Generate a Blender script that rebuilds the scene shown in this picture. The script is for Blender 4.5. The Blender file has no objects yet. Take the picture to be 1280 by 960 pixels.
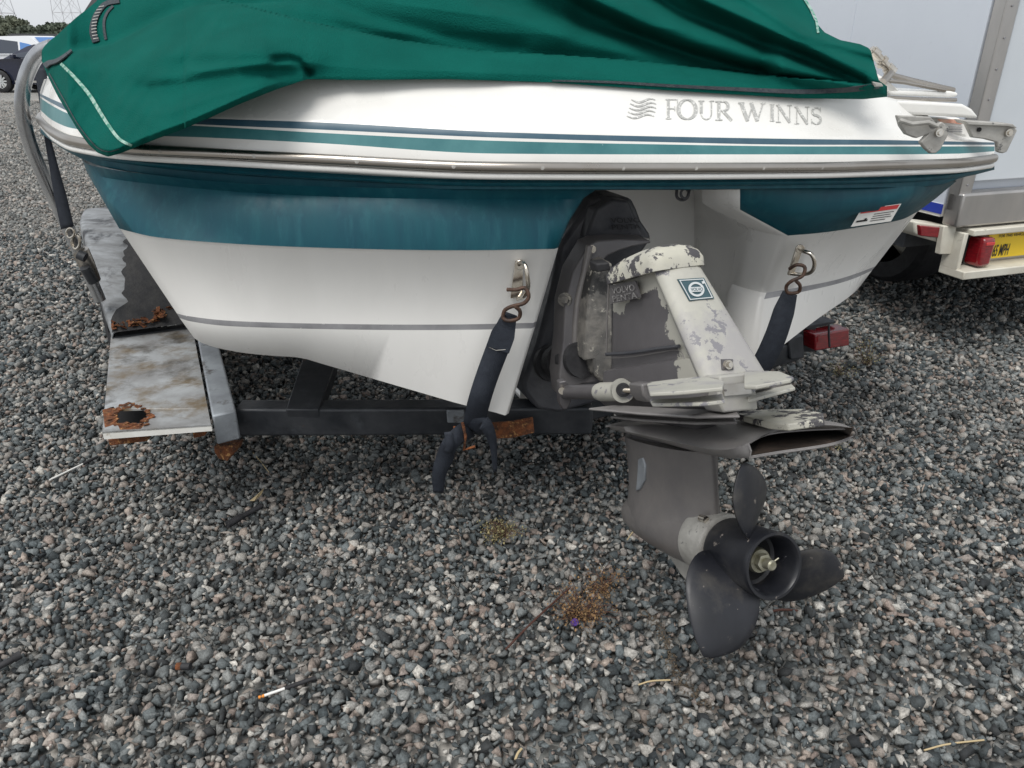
import bpy, bmesh, math, random
import numpy as np
from mathutils import Vector, Matrix
random.seed(7); rng = np.random.default_rng(7)
SC = bpy.context.scene
COL = SC.collection
rad = math.radians

# ------------------------------------------------------------------ camera
CAM_H = 1.45; PITCH = rad(24.6); FPX = 930.0
cam_d = bpy.data.cameras.new('camera'); cam = bpy.data.objects.new('camera', cam_d); COL.objects.link(cam)
cam.location = (0, 0, CAM_H); cam.rotation_euler = (rad(90) - PITCH, 0, 0)
cam_d.sensor_width = 36; cam_d.lens = 36 * FPX / 1280; cam_d.clip_start = 0.05; cam_d.clip_end = 2000
SC.camera = cam

# ------------------------------------------------------------------ light
SUN_EL = rad(61); SUN_AZ = rad(212)          # bright overcast, light from high on the left
w = bpy.data.worlds.new('World'); SC.world = w; w.use_nodes = True
nt = w.node_tree; bg = nt.nodes['Background']
sky = nt.nodes.new('ShaderNodeTexSky'); sky.sky_type = 'NISHITA'; sky.sun_disc = False
sky.sun_elevation = SUN_EL; sky.sun_rotation = SUN_AZ; sky.dust_density = 4; sky.air_density = 1.5
hs = nt.nodes.new('ShaderNodeHueSaturation'); hs.inputs['Saturation'].default_value = 0.25
mixw = nt.nodes.new('ShaderNodeMix'); mixw.data_type = 'RGBA'; mixw.inputs[0].default_value = 0.75
nt.links.new(sky.outputs[0], hs.inputs['Color']); nt.links.new(hs.outputs[0], mixw.inputs[6])
# even cloud deck with soft variation
tc = nt.nodes.new('ShaderNodeTexCoord'); nz = nt.nodes.new('ShaderNodeTexNoise'); nz.inputs['Scale'].default_value = 2.2; nz.inputs['Detail'].default_value = 4
cr = nt.nodes.new('ShaderNodeValToRGB'); cr.color_ramp.elements[0].color = (6.2, 6.6, 7.1, 1); cr.color_ramp.elements[1].color = (7.8, 8.0, 8.2, 1)
cr.color_ramp.elements[0].position = .35; cr.color_ramp.elements[1].position = .65
nt.links.new(tc.outputs['Generated'], nz.inputs['Vector']); nt.links.new(nz.outputs[0], cr.inputs[0]); nt.links.new(cr.outputs[0], mixw.inputs[7])
nt.links.new(mixw.outputs[2], bg.inputs['Color']); bg.inputs['Strength'].default_value = 0.098
sd = bpy.data.lights.new('sun', 'SUN'); sun = bpy.data.objects.new('sun', sd); COL.objects.link(sun)
sd.energy = 1.7; sd.angle = rad(34); sd.color = (1, .97, .92)
sdir = Vector((math.sin(SUN_AZ) * math.cos(SUN_EL), math.cos(SUN_AZ) * math.cos(SUN_EL), math.sin(SUN_EL)))
sun.rotation_euler = sdir.to_track_quat('Z', 'Y').to_euler()
SC.view_settings.view_transform = 'Standard'; SC.view_settings.look = 'None'
SC.view_settings.exposure = 0.42; SC.view_settings.gamma = 1.0

# ------------------------------------------------------------------ geometry helpers
CR = np.array([1, 0, 0.]); CF = np.array([0, math.cos(PITCH), -math.sin(PITCH)]); CU = np.array([0, math.sin(PITCH), math.cos(PITCH)])
CC = np.array([0, 0, CAM_H])
def ray(x, y): return CR * (x - 640) / FPX + CU * (480 - y) / FPX + CF
def P(x, y, Y):
    d = ray(x, y); return CC + d * Y / d[1]
def PZ(x, y, z0, k=0.0):          # meets the plane z = z0 - k*X
    d = ray(x, y); return CC + d * ((CAM_H - z0) / (-(d[2] + k * d[0])))
def G(x, y, h=0.0): return PZ(x, y, h)
class Curve1:                      # smooth 1-D interpolation
    def __init__(s, xs, ys):
        s.x = np.array(xs, float); s.y = np.array(ys, float)
        d = np.diff(s.y) / np.diff(s.x); m = np.zeros(len(s.x)); m[0] = d[0]; m[-1] = d[-1]
        for i in range(1, len(d)): m[i] = 0 if d[i-1] * d[i] <= 0 else 2 * d[i-1] * d[i] / (d[i-1] + d[i])
        s.m = m
    def __call__(s, t):
        t = min(max(t, s.x[0]), s.x[-1]); i = min(max(int(np.searchsorted(s.x, t)) - 1, 0), len(s.x) - 2)
        h = s.x[i+1] - s.x[i]; u = (t - s.x[i]) / h
        return ((2*u**3 - 3*u**2 + 1) * s.y[i] + (u**3 - 2*u**2 + u) * h * s.m[i] + (-2*u**3 + 3*u**2) * s.y[i+1] + (u**3 - u**2) * h * s.m[i+1])
def catmull(pts, n):               # n samples through 3-D (or 2-D) points
    pts = [np.array(p, float) for p in pts]; k = len(pts) - 1; out = []
    for j in range(n):
        t = j / (n - 1) * k; i = min(int(t), k - 1); u = t - i
        p1, p2 = pts[i], pts[i+1]; p0 = pts[i-1] if i > 0 else 2 * p1 - p2; p3 = pts[i+2] if i + 2 <= k else 2 * p2 - p1
        out.append(0.5 * ((2 * p1) + (-p0 + p2) * u + (2*p0 - 5*p1 + 4*p2 - p3) * u*u + (-p0 + 3*p1 - 3*p2 + p3) * u**3))
    return out

def link(name, me, mats=(), parent=None, smooth=False, bevel=0, seg=2, angle=40, label=None, solid=0, sub=0, kind=None):
    o = bpy.data.objects.new(name, me); COL.objects.link(o)
    for m in (mats if isinstance(mats, (list, tuple)) else [mats]): me.materials.append(m)
    if parent is not None:
        o.parent = parent
        wp = parent.location.copy(); q = parent.parent
        while q: wp += q.location; q = q.parent
        o.location = -wp
    if label: o['label'] = label
    if kind: o['kind'] = kind
    if solid: md = o.modifiers.new('thick', 'SOLIDIFY'); md.thickness = solid; md.offset = -1
    if bevel:
        md = o.modifiers.new('bev', 'BEVEL'); md.width = bevel; md.segments = seg; md.limit_method = 'ANGLE'; md.angle_limit = rad(angle); md.harden_normals = False
    if sub: md = o.modifiers.new('sub', 'SUBSURF'); md.levels = sub; md.render_levels = sub
    if smooth or bevel:
        for p in me.polygons: p.use_smooth = True
        if not sub:
            me.set_sharp_from_angle(angle=rad(angle))
    return o
def mesh(name, vs, fs, mi=None):
    me = bpy.data.meshes.new(name); me.from_pydata([tuple(map(float, v)) for v in vs], [], fs)
    if mi:
        me.polygons.foreach_set('material_index', mi)
    me.update(); return me
def fixn(me):
    bm = bmesh.new(); bm.from_mesh(me); bmesh.ops.recalc_face_normals(bm, faces=bm.faces); bm.to_mesh(me); bm.free(); return me
def grid(rows, mi_rows=None, close=False):
    n = len(rows[0]); vs = [v for r in rows for v in r]; fs = []; mi = []
    for i in range(len(rows) - 1):
        for j in range(n - 1 if not close else n):
            a = i*n + j; b = i*n + (j+1) % n; fs.append((a, b, b+n, a+n)); mi.append(mi_rows[i] if mi_rows else 0)
    return vs, fs, mi
def merge(parts):                  # [(vs,fs)] -> one
    V = []; Fc = []
    for vs, fs in parts:
        k = len(V); V += [np.array(v) for v in vs]; Fc += [tuple(i + k for i in f) for f in fs]
    return V, Fc
def tube_g(pts, r, n=10, cap=True):
    pts = [np.array(p, float) for p in pts]; m = len(pts); rs = r if hasattr(r, '__len__') else [r] * m
    vs = []; fs = []; prev = None
    for i in range(m):
        t = pts[min(i+1, m-1)] - pts[max(i-1, 0)]; t /= np.linalg.norm(t) + 1e-9
        if prev is None:
            a = np.array([0, 0, 1.]) if abs(t[2]) < .9 else np.array([1., 0, 0]); a = a - t * (a @ t)
        else: a = prev - t * (prev @ t)
        a /= np.linalg.norm(a) + 1e-9; prev = a; b = np.cross(t, a)
        for j in range(n):
            th = 2 * math.pi * j / n; vs.append(pts[i] + rs[i] * (a * math.cos(th) + b * math.sin(th)))
    for i in range(m-1):
        for j in range(n): fs.append((i*n+j, i*n+(j+1) % n, (i+1)*n+(j+1) % n, (i+1)*n+j))
    if cap: fs.append(tuple(range(n-1, -1, -1))); fs.append(tuple((m-1)*n + j for j in range(n)))
    return vs, fs
def box_g(c, sx, sy, sz, ax=(1, 0, 0), ay=(0, 1, 0), az=(0, 0, 1)):
    c, ax, ay, az = [np.array(v, float) for v in (c, ax, ay, az)]
    vs = [c + ax * sx * i / 2 + ay * sy * j / 2 + az * sz * k / 2 for i in (-1, 1) for j in (-1, 1) for k in (-1, 1)]
    return vs, [(0, 1, 3, 2), (4, 6, 7, 5), (0, 4, 5, 1), (2, 3, 7, 6), (0, 2, 6, 4), (1, 5, 7, 3)]
def slab_g(poly, off):             # polygon of world points pushed back by off
    poly = [np.array(p, float) for p in poly]; n = len(poly); vs = poly + [p + np.array(off) for p in poly]
    return vs, [tuple(range(n)), tuple(range(2*n-1, n-1, -1))] + [(i, i+n, (i+1) % n + n, (i+1) % n) for i in range(n)]
def disc_g(c, axis, r, h, n=16, r2=None):
    axis = np.array(axis, float); axis /= np.linalg.norm(axis)
    return tube_g([np.array(c) - axis * h / 2, np.array(c) + axis * h / 2], [r, r if r2 is None else r2], n)
def obj(name, g, m, parent=None, fix=True, **k):
    me = mesh(name, *g[:3]) if len(g) > 2 else mesh(name, g[0], g[1])
    if fix: fixn(me)
    return link(name, me, m, parent, **k)
def thing(name, label, cat, loc=(0, 0, 0), group=None):
    o = bpy.data.objects.new(name, None); COL.objects.link(o); o.location = loc; o['label'] = label; o['category'] = cat
    o.empty_display_size = .1
    if group: o['group'] = group
    return o
def tag(o, label, cat, group=None):
    o['label'] = label; o['category'] = cat
    if group: o['group'] = group
    return o
def struct(o): o['kind'] = 'structure'; return o

# ------------------------------------------------------------------ materials
def mat(name, base, rough=.6, metal=0., var=None, vscale=8., vpos=(.35, .65), wear=None, wscale=20., wpos=(.55, .6), bump=0., bscale=60., stretch=None, coat=0., rvar=0., wear2=None, w2scale=6., w2pos=(.6, .66), spec=.5, trans=0):
    m = bpy.data.materials.new(name); m.use_nodes = True; t = m.node_tree; N = t.nodes; L = t.links; b = N['Principled BSDF']
    b.inputs['Roughness'].default_value = rough; b.inputs['Metallic'].default_value = metal; b.inputs['Coat Weight'].default_value = coat
    b.inputs['Specular IOR Level'].default_value = spec; b.inputs['Transmission Weight'].default_value = trans
    tc = N.new('ShaderNodeTexCoord'); src = tc.outputs['Object']
    if stretch:
        mp = N.new('ShaderNodeMapping'); mp.inputs['Scale'].default_value = stretch; L.new(src, mp.inputs[0]); sv = mp.outputs[0]
    else: sv = src
    def ramp(scale, pos, vec, detail=6, rough=.6):
        n = N.new('ShaderNodeTexNoise'); n.inputs['Scale'].default_value = scale; n.inputs['Detail'].default_value = detail; n.inputs['Roughness'].default_value = rough
        L.new(vec, n.inputs['Vector']); mr = N.new('ShaderNodeMapRange'); mr.inputs[1].default_value = pos[0]; mr.inputs[2].default_value = pos[1]; L.new(n.outputs[0], mr.inputs[0]); return mr.outputs[0]
    col = None
    def mixc(a, c, f):
        x = N.new('ShaderNodeMix'); x.data_type = 'RGBA'; L.new(f, x.inputs[0])
        if a is None: x.inputs[6].default_value = (*base, 1)
        else: L.new(a, x.inputs[6])
        x.inputs[7].default_value = (*c, 1); return x.outputs[2]
    if var: col = mixc(col, var, ramp(vscale, vpos, sv))
    if wear2: col = mixc(col, wear2, ramp(w2scale, w2pos, sv, 8, .65))
    if wear: col = mixc(col, wear, ramp(wscale, wpos, src, 10, .7))
    if col: L.new(col, b.inputs['Base Color'])
    else: b.inputs['Base Color'].default_value = (*base, 1)
    if rvar:
        r = ramp(vscale * 1.7, (.3, .7), sv); mr = N.new('ShaderNodeMapRange'); mr.inputs[3].default_value = max(rough - rvar, .03); mr.inputs[4].default_value = min(rough + rvar, 1); L.new(r, mr.inputs[0]); L.new(mr.outputs[0], b.inputs['Roughness'])
    if bump:
        n = N.new('ShaderNodeTexNoise'); n.inputs['Scale'].default_value = bscale; n.inputs['Detail'].default_value = 6; L.new(src, n.inputs['Vector'])
        bp = N.new('ShaderNodeBump'); bp.inputs['Strength'].default_value = bump; bp.inputs['Distance'].default_value = .01; L.new(n.outputs[0], bp.inputs['Height']); L.new(bp.outputs[0], b.inputs['Normal'])
    return m
M = {}
M['gel'] = mat('white_gelcoat', (.78, .775, .75), .28, var=(.70, .69, .66), vscale=3.5, wear=(.45, .40, .33), wscale=9, wpos=(.70, .80), rvar=.1, coat=.2)
M['hullwhite'] = mat('hull_gelcoat', (.78, .77, .745), .33, var=(.735, .725, .70), vscale=2.2, stretch=(3, 3, 1), wear=(.3, .27, .22), wscale=60, wpos=(.74, .78), rvar=.1)
M['teal'] = mat('teal_gelcoat', (.004, .072, .094), .45, spec=.3, var=(.002, .048, .075), vscale=3.0, vpos=(.25, .75), stretch=(8, 8, .5), wear=(.16, .28, .30), wscale=80, wpos=(.73, .78), rvar=.08, wear2=(.016, .105, .13), w2scale=4, w2pos=(.50, .85))
M['teal2'] = mat('faded_teal_stripe', (.03, .145, .16), .4, var=(.06, .20, .21), vscale=9, wear=(.5, .6, .6), wscale=70, wpos=(.68, .72))
M['navy'] = mat('navy_stripe', (.03, .08, .12), .4, var=(.055, .11, .15), vscale=12, wear=(.6, .62, .64), wscale=80, wpos=(.68, .70))
M['gstripe'] = mat('grey_tape_stripe', (.30, .30, .31), .5, var=(.22, .22, .23), vscale=14, wear=(.6, .6, .58), wscale=50, wpos=(.64, .67))
M['steel'] = mat('rail_steel', (.40, .375, .345), .30, 1., var=(.34, .31, .275), vscale=5, wear=(.14, .10, .07), wscale=9, wpos=(.68, .78), rvar=.05)
M['alu'] = mat('dull_aluminium', (.55, .54, .51), .38, .85, var=(.40, .38, .35), vscale=12, rvar=.1)
M['chrome'] = mat('chrome', (.62, .59, .54), .2, 1., var=(.45, .40, .33), vscale=30, wear=(.16, .08, .04), wscale=40, wpos=(.62, .68))
M['rustrod'] = mat('rusty_hook', (.05, .035, .03), .6, .4, var=(.11, .06, .04), vscale=50, bump=.3)
M['strap'] = mat('black_webbing', (.012, .016, .026), .75, var=(.02, .026, .038), vscale=60, bump=.35, bscale=400)
M['cover'] = mat('green_canvas', (.002, .080, .064), .9, var=(.003, .100, .080), vscale=5, bump=.55, bscale=300, wear=(.008, .135, .105), wscale=18, wpos=(.66, .8), spec=.08)
M['zip'] = mat('zip_tape', (.012, .02, .03), .6, var=(.035, .045, .05), vscale=90, bump=.5, bscale=400)
M['seam'] = mat('worn_seam_tape', (.30, .44, .38), .8, var=(.05, .22, .16), vscale=60, vpos=(.45, .6), bump=.4, bscale=300)
M['foil'] = mat('lightened_plate_paint', (.24, .23, .225), .42, .1, var=(.19, .18, .178), vscale=9, wear=(.50, .49, .45), wscale=11, wpos=(.67, .685), wear2=(.13, .12, .12), w2scale=30, w2pos=(.6, .7))  # scratched drive paint, base lightened to make up for shade on the plates
M['grime_shade'] = mat('black_grime_shade', (.016, .017, .02), .8, var=(.035, .034, .034), vscale=22, wear=(.10, .045, .02), wscale=30, wpos=(.66, .72), bump=.4)
M['pipe'] = mat('galvanised_pipe', (.48, .49, .50), .28, .95, var=(.34, .35, .37), vscale=6, stretch=(4, 4, 1), wear=(.16, .15, .14), wscale=12, wpos=(.66, .76), rvar=.1)
M['galv'] = mat('galvanised_frame', (.33, .36, .39), .55, .35, var=(.20, .215, .235), vscale=7, wear=(.07, .06, .055), wscale=9, wpos=(.56, .66), wear2=(.14, .07, .03), w2scale=5, w2pos=(.66, .76), bump=.08, bscale=120, rvar=.12)
M['plate'] = mat('weathered_step_plate', (.41, .43, .445), .5, .25, var=(.24, .24, .24), vscale=5, vpos=(.38, .62), wear=(.05, .042, .03), wscale=6, wpos=(.50, .66), wear2=(.17, .13, .08), w2scale=7, w2pos=(.48, .64), bump=.08, rvar=.1)
M['fender'] = mat('scuffed_fender', (.27, .285, .30), .6, .2, var=(.15, .155, .16), vscale=9, stretch=(1, 3, 5), wear=(.03, .032, .037), wscale=4.5, wpos=(.50, .60), bump=.1)
M['frameblack'] = mat('dark_frame_paint', (.014, .017, .022), .45, .2, var=(.045, .048, .054), vscale=8, wear=(.12, .06, .035), wscale=16, wpos=(.64, .74), wear2=(.07, .08, .09), w2scale=9, w2pos=(.6, .75), bump=.1, rvar=.12)
M['rust'] = mat('flaking_rust', (.20, .065, .02), .9, var=(.05, .02, .01), vscale=40, wear=(.42, .22, .08), wscale=70, wpos=(.55, .65), bump=.9, bscale=90)
M['rubber'] = mat('black_rubber', (.012, .012, .014), .7, var=(.03, .03, .033), vscale=20, bump=.2)
M['shield'] = mat('dark_shield', (.030, .032, .040), .42, var=(.055, .056, .063), vscale=14, wear=(.28, .28, .26), wscale=35, wpos=(.70, .74), bump=.12, rvar=.15)
M['drive'] = mat('drive_paint', (.155, .145, .14), .38, .1, var=(.125, .118, .118), vscale=10, wear=(.42, .41, .37), wscale=13, wpos=(.70, .72), bump=.05, rvar=.08)
M['drivedark'] = mat('drive_paint_clean', (.072, .068, .072), .36, .15, var=(.10, .095, .097), vscale=7, wear=(.45, .45, .42), wscale=120, wpos=(.70, .72), bump=.05, rvar=.08)
M['primer'] = mat('chipped_primer', (.33, .325, .29), .55, var=(.41, .40, .355), vscale=8, wear=(.19, .185, .20), wscale=15, wpos=(.565, .58), wear2=(.31, .30, .295), w2scale=6, w2pos=(.50, .62), bump=.12, bscale=40)
M['primer2'] = mat('heavily_chipped_primer', (.46, .445, .37), .65, var=(.40, .39, .35), vscale=14, wear=(.06, .057, .062), wscale=20, wpos=(.515, .53), bump=.25, bscale=40)
M['casting'] = mat('oxidised_casting', (.46, .45, .42), .55, .4, var=(.33, .32, .30), vscale=18, wear=(.12, .12, .12), wscale=22, wpos=(.60, .64), bump=.2)
M['mottle'] = mat('mottled_bell_casting', (.17, .16, .145), .6, .2, var=(.09, .087, .083), vscale=22, vpos=(.38, .6), wear=(.30, .285, .25), wscale=24, wpos=(.59, .62), wear2=(.03, .03, .03), w2scale=9, w2pos=(.56, .6), bump=.4, bscale=40)
M['prop'] = mat('propeller_black', (.008, .009, .0125), .42, .1, var=(.015, .016, .021), vscale=12, wear=(.17, .15, .135), wscale=38, wpos=(.635, .66), wear2=(.045, .042, .039), w2scale=11, w2pos=(.52, .70), rvar=.1)
M['nut'] = mat('greasy_nut', (.34, .33, .27), .45, .6, var=(.2, .19, .13), vscale=60)
M['blackhole'] = mat('hole_shade', (.006, .006, .007), .95)  # near-black colour painted as the shade inside holes and recesses
M['dirt'] = mat('brown_exhaust', (.045, .03, .022), .95, var=(.02, .015, .012), vscale=30)
M['lettergrey'] = mat('worn_letter_grey', (.38, .38, .365), .5, wear=(.68, .675, .65), wscale=150, wpos=(.52, .60))
M['inkdark'] = mat('black_lettering', (.006, .006, .008), .5)
M['letterraised'] = mat('raised_letter_paint', (.135, .13, .13), .5, wear=(.35, .34, .33), wscale=120, wpos=(.55, .6))
M['badge'] = mat('emblem_blue_grey', (.03, .07, .085), .45)
M['silver'] = mat('silver_print', (.55, .57, .57), .35, .3)
M['white'] = mat('white_paint', (.74, .74, .71), .5, var=(.62, .60, .55), vscale=9, wear=(.3, .25, .18), wscale=16, wpos=(.66, .76))
M['cream'] = mat('bumper_paint', (.64, .62, .54), .5, var=(.52, .49, .42), vscale=8, wear=(.2, .17, .13), wscale=14, wpos=(.62, .72))
M['wall'] = mat('trailer_skin', (.60, .64, .70), .22, var=(.56, .60, .665), vscale=1.3, wear=(.52, .55, .60), wscale=30, wpos=(.6, .8), rvar=.06)
M['door'] = mat('trailer_door_skin', (.63, .67, .71), .28, var=(.58, .62, .66), vscale=1.6)
M['extr'] = mat('aluminium_extrusion', (.50, .48, .46), .35, .85, var=(.36, .35, .34), vscale=3, stretch=(1, 1, .4), rvar=.1)
M['blue'] = mat('blue_decal', (.02, .045, .34), .4)
M['redlens'] = mat('red_lens', (.25, .008, .014), .2, coat=.6, var=(.13, .005, .009), vscale=30, stretch=(1, 1, 6))
M['yellow'] = mat('yellow_sticker', (.75, .52, .02), .5)
M['redprint'] = mat('red_print', (.55, .05, .05), .5)
M['orange'] = mat('faded_orange_print', (.62, .25, .17), .6, var=(.7, .5, .4), vscale=30)
M['carblue'] = mat('dark_blue_car_paint', (.012, .016, .04), .15, .3, coat=1.)
M['glass'] = mat('car_glass', (.03, .04, .06), .08, coat=.5)
M['blueglass'] = mat('blue_windscreen_shade', (.09, .22, .5), .3)
M['carwhite'] = mat('white_car_paint', (.7, .72, .75), .25, coat=.6)
M['carblack'] = mat('black_truck_paint', (.02, .02, .024), .25, coat=.6)
M['bark'] = mat('bark', (.16, .13, .11), .9, var=(.1, .08, .07), vscale=4)
M['leafdark'] = mat('pine_foliage', (.10, .12, .085), .8, var=(.07, .085, .062), vscale=.35)
M['leafolive'] = mat('olive_foliage', (.145, .16, .11), .8, var=(.10, .115, .08), vscale=.4)
M['pylon'] = mat('pylon_steel', (.50, .50, .52), .6, .3)
M['weed'] = mat('dry_weed', (.20, .105, .045), .9, var=(.32, .21, .10), vscale=60)
M['weedgreen'] = mat('pale_weed', (.26, .25, .12), .9, var=(.36, .29, .15), vscale=60)
M['twig'] = mat('red_brown_twig', (.07, .028, .02), .8)
M['straw'] = mat('straw', (.48, .38, .22), .8)
M['whiteplastic'] = mat('white_plastic', (.75, .74, .71), .4)
M['orangeplastic'] = mat('orange_plastic', (.7, .25, .03), .5)
M['purple'] = mat('purple_cap', (.10, .05, .32), .4)
M['ironstone'] = mat('concrete_lump', (.5, .49, .45), .9, var=(.38, .36, .33), vscale=50, bump=.5, bscale=120)

# gravel materials
def gravel_mats():
    stops = [(0, (0.016, 0.02, 0.024)), (0.16, (0.042, 0.055, 0.06)), (0.36, (0.105, 0.124, 0.13)), (0.56, (0.175, 0.188, 0.187)), (0.7, (0.255, 0.25, 0.236)), (0.79, (0.33, 0.275, 0.235)), (0.84, (0.2, 0.155, 0.135)), (0.9, (0.31, 0.3, 0.28)), (0.975, (0.41, 0.39, 0.355)), (1, (0.54, 0.52, 0.48))]
    m = bpy.data.materials.new('crushed_granite'); m.use_nodes = True; t = m.node_tree; N = t.nodes; L = t.links; b = N['Principled BSDF']
    g = N.new('ShaderNodeNewGeometry'); r = N.new('ShaderNodeValToRGB'); r.color_ramp.interpolation = 'LINEAR'
    el = r.color_ramp.elements; el[0].position = 0; el[0].color = (*stops[0][1], 1); el[1].position = 1; el[1].color = (*stops[-1][1], 1)
    for p, c in stops[1:-1]: e = el.new(p); e.color = (*c, 1)
    L.new(g.outputs['Random Per Island'], r.inputs[0])
    tc = N.new('ShaderNodeTexCoord'); n = N.new('ShaderNodeTexNoise'); n.inputs['Scale'].default_value = 170; n.inputs['Detail'].default_value = 5; n.inputs['Roughness'].default_value = .75; L.new(tc.outputs['Object'], n.inputs['Vector'])
    mr = N.new('ShaderNodeMapRange'); mr.inputs[1].default_value = .3; mr.inputs[2].default_value = .7; mr.inputs[3].default_value = .40; mr.inputs[4].default_value = 1.60; L.new(n.outputs[0], mr.inputs[0])
    mx = N.new('ShaderNodeVectorMath'); mx.operation = 'SCALE'; L.new(r.outputs[0], mx.inputs[0]); L.new(mr.outputs[0], mx.inputs['Scale']); 
    # dust patches over wide areas
    n3 = N.new('ShaderNodeTexNoise'); n3.inputs['Scale'].default_value = 1.6; n3.inputs['Detail'].default_value = 5; L.new(tc.outputs['Object'], n3.inputs['Vector'])
    m3 = N.new('ShaderNodeMapRange'); m3.inputs[1].default_value = .40; m3.inputs[2].default_value = .70; m3.inputs[4].default_value = .16; L.new(n3.outputs[0], m3.inputs[0])
    dm = N.new('ShaderNodeMix'); dm.data_type = 'RGBA'; dm.inputs[7].default_value = (.25, .23, .205, 1); L.new(m3.outputs[0], dm.inputs[0]); L.new(mx.outputs[0], dm.inputs[6]); n5 = N.new('ShaderNodeTexNoise'); n5.inputs['Scale'].default_value = 6; n5.inputs['Detail'].default_value = 6; n5.inputs['Roughness'].default_value = .65; L.new(tc.outputs['Object'], n5.inputs['Vector'])
    m5 = N.new('ShaderNodeMapRange'); m5.inputs[1].default_value = .38; m5.inputs[2].default_value = .60; m5.inputs[3].default_value = .62; m5.inputs[4].default_value = 1.12; L.new(n5.outputs[0], m5.inputs[0])
    v5 = N.new('ShaderNodeVectorMath'); v5.operation = 'SCALE'; L.new(dm.outputs[2], v5.inputs[0]); L.new(m5.outputs[0], v5.inputs['Scale']); L.new(v5.outputs[0], b.inputs['Base Color'])
    b.inputs['Roughness'].default_value = .8
    n2 = N.new('ShaderNodeTexNoise'); n2.inputs['Scale'].default_value = 300; n2.inputs['Detail'].default_value = 4; L.new(tc.outputs['Object'], n2.inputs['Vector'])
    bp = N.new('ShaderNodeBump'); bp.inputs['Strength'].default_value = .35; bp.inputs['Distance'].default_value = .004; L.new(n2.outputs[0], bp.inputs['Height']); L.new(bp.outputs[0], b.inputs['Normal'])
    # ground sheet: cell pattern for the far lot
    q = bpy.data.materials.new('gravel_ground'); q.use_nodes = True; t = q.node_tree; N = t.nodes; L = t.links; b = N['Principled BSDF']; b.inputs['Roughness'].default_value = .95
    tc = N.new('ShaderNodeTexCoord'); v = N.new('ShaderNodeTexVoronoi'); v.inputs['Scale'].default_value = 34; L.new(tc.outputs['Object'], v.inputs['Vector'])
    sp = N.new('ShaderNodeSeparateColor'); L.new(v.outputs['Color'], sp.inputs[0])
    r = N.new('ShaderNodeValToRGB'); el = r.color_ramp.elements; el[0].color = (*stops[0][1], 1); el[1].color = (*stops[-1][1], 1)
    for p, c in stops[1:-1]: e = el.new(p); e.color = (*c, 1)
    L.new(sp.outputs[0], r.inputs[0]); 
    n3 = N.new('ShaderNodeTexNoise'); n3.inputs['Scale'].default_value = .35; n3.inputs['Detail'].default_value = 7; L.new(tc.outputs['Object'], n3.inputs['Vector'])
    r3 = N.new('ShaderNodeMapRange'); r3.inputs[1].default_value = .35; r3.inputs[2].default_value = .65; r3.inputs[3].default_value = .25; r3.inputs[4].default_value = .6; L.new(n3.outputs[0], r3.inputs[0])
    dm = N.new('ShaderNodeMix'); dm.data_type = 'RGBA'; dm.inputs[7].default_value = (.33, .315, .29, 1); L.new(r3.outputs[0], dm.inputs[0]); L.new(r.outputs[0], dm.inputs[6]); L.new(dm.outputs[2], b.inputs['Base Color'])
    bp = N.new('ShaderNodeBump'); bp.invert = True; bp.inputs['Strength'].default_value = .9; bp.inputs['Distance'].default_value = .012; L.new(v.outputs['Distance'], bp.inputs['Height']); L.new(bp.outputs[0], b.inputs['Normal'])
    return m, q
M['stone'], M['ground'] = gravel_mats()
M['far_pale'] = M['stone'].copy(); M['far_pale'].name = 'far_pale_granite'      # dust tint raised; vanished stone shadows of distance put into the colour
for nd in M['far_pale'].node_tree.nodes:
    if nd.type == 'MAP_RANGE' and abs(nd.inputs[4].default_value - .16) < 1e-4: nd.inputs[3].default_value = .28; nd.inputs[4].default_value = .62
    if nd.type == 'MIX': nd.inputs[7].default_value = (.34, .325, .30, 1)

# ------------------------------------------------------------------ ground
def ground_h(x, y):
    return .010 * math.sin(x * 1.7 + .5) * math.sin(y * 1.3) + .008 * math.sin(x * 3.9 + y * 2.1)
xs = sorted(set([-500, -200, -80, -40, -20, -12] + list(np.arange(-8, 8.01, .25)) + [12, 20, 40, 80, 200, 500]))
ys = [-30, -8, -2] + list(np.arange(0, 13.01, .25)) + [16, 20, 30, 50, 90, 160, 300, 600, 1200]
rows = [[(x, y, ground_h(x, y) - .022 if abs(x) < 8.1 and -1 < y < 13.1 else -.01) for x in xs] for y in ys]
gd = obj('ground', grid(rows)[:2], M['ground'], smooth=True, angle=80); struct(gd)
for p in gd.data.polygons:
    pass
if gd.data.polygons[0].normal.z < 0: gd.data.flip_normals()

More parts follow.
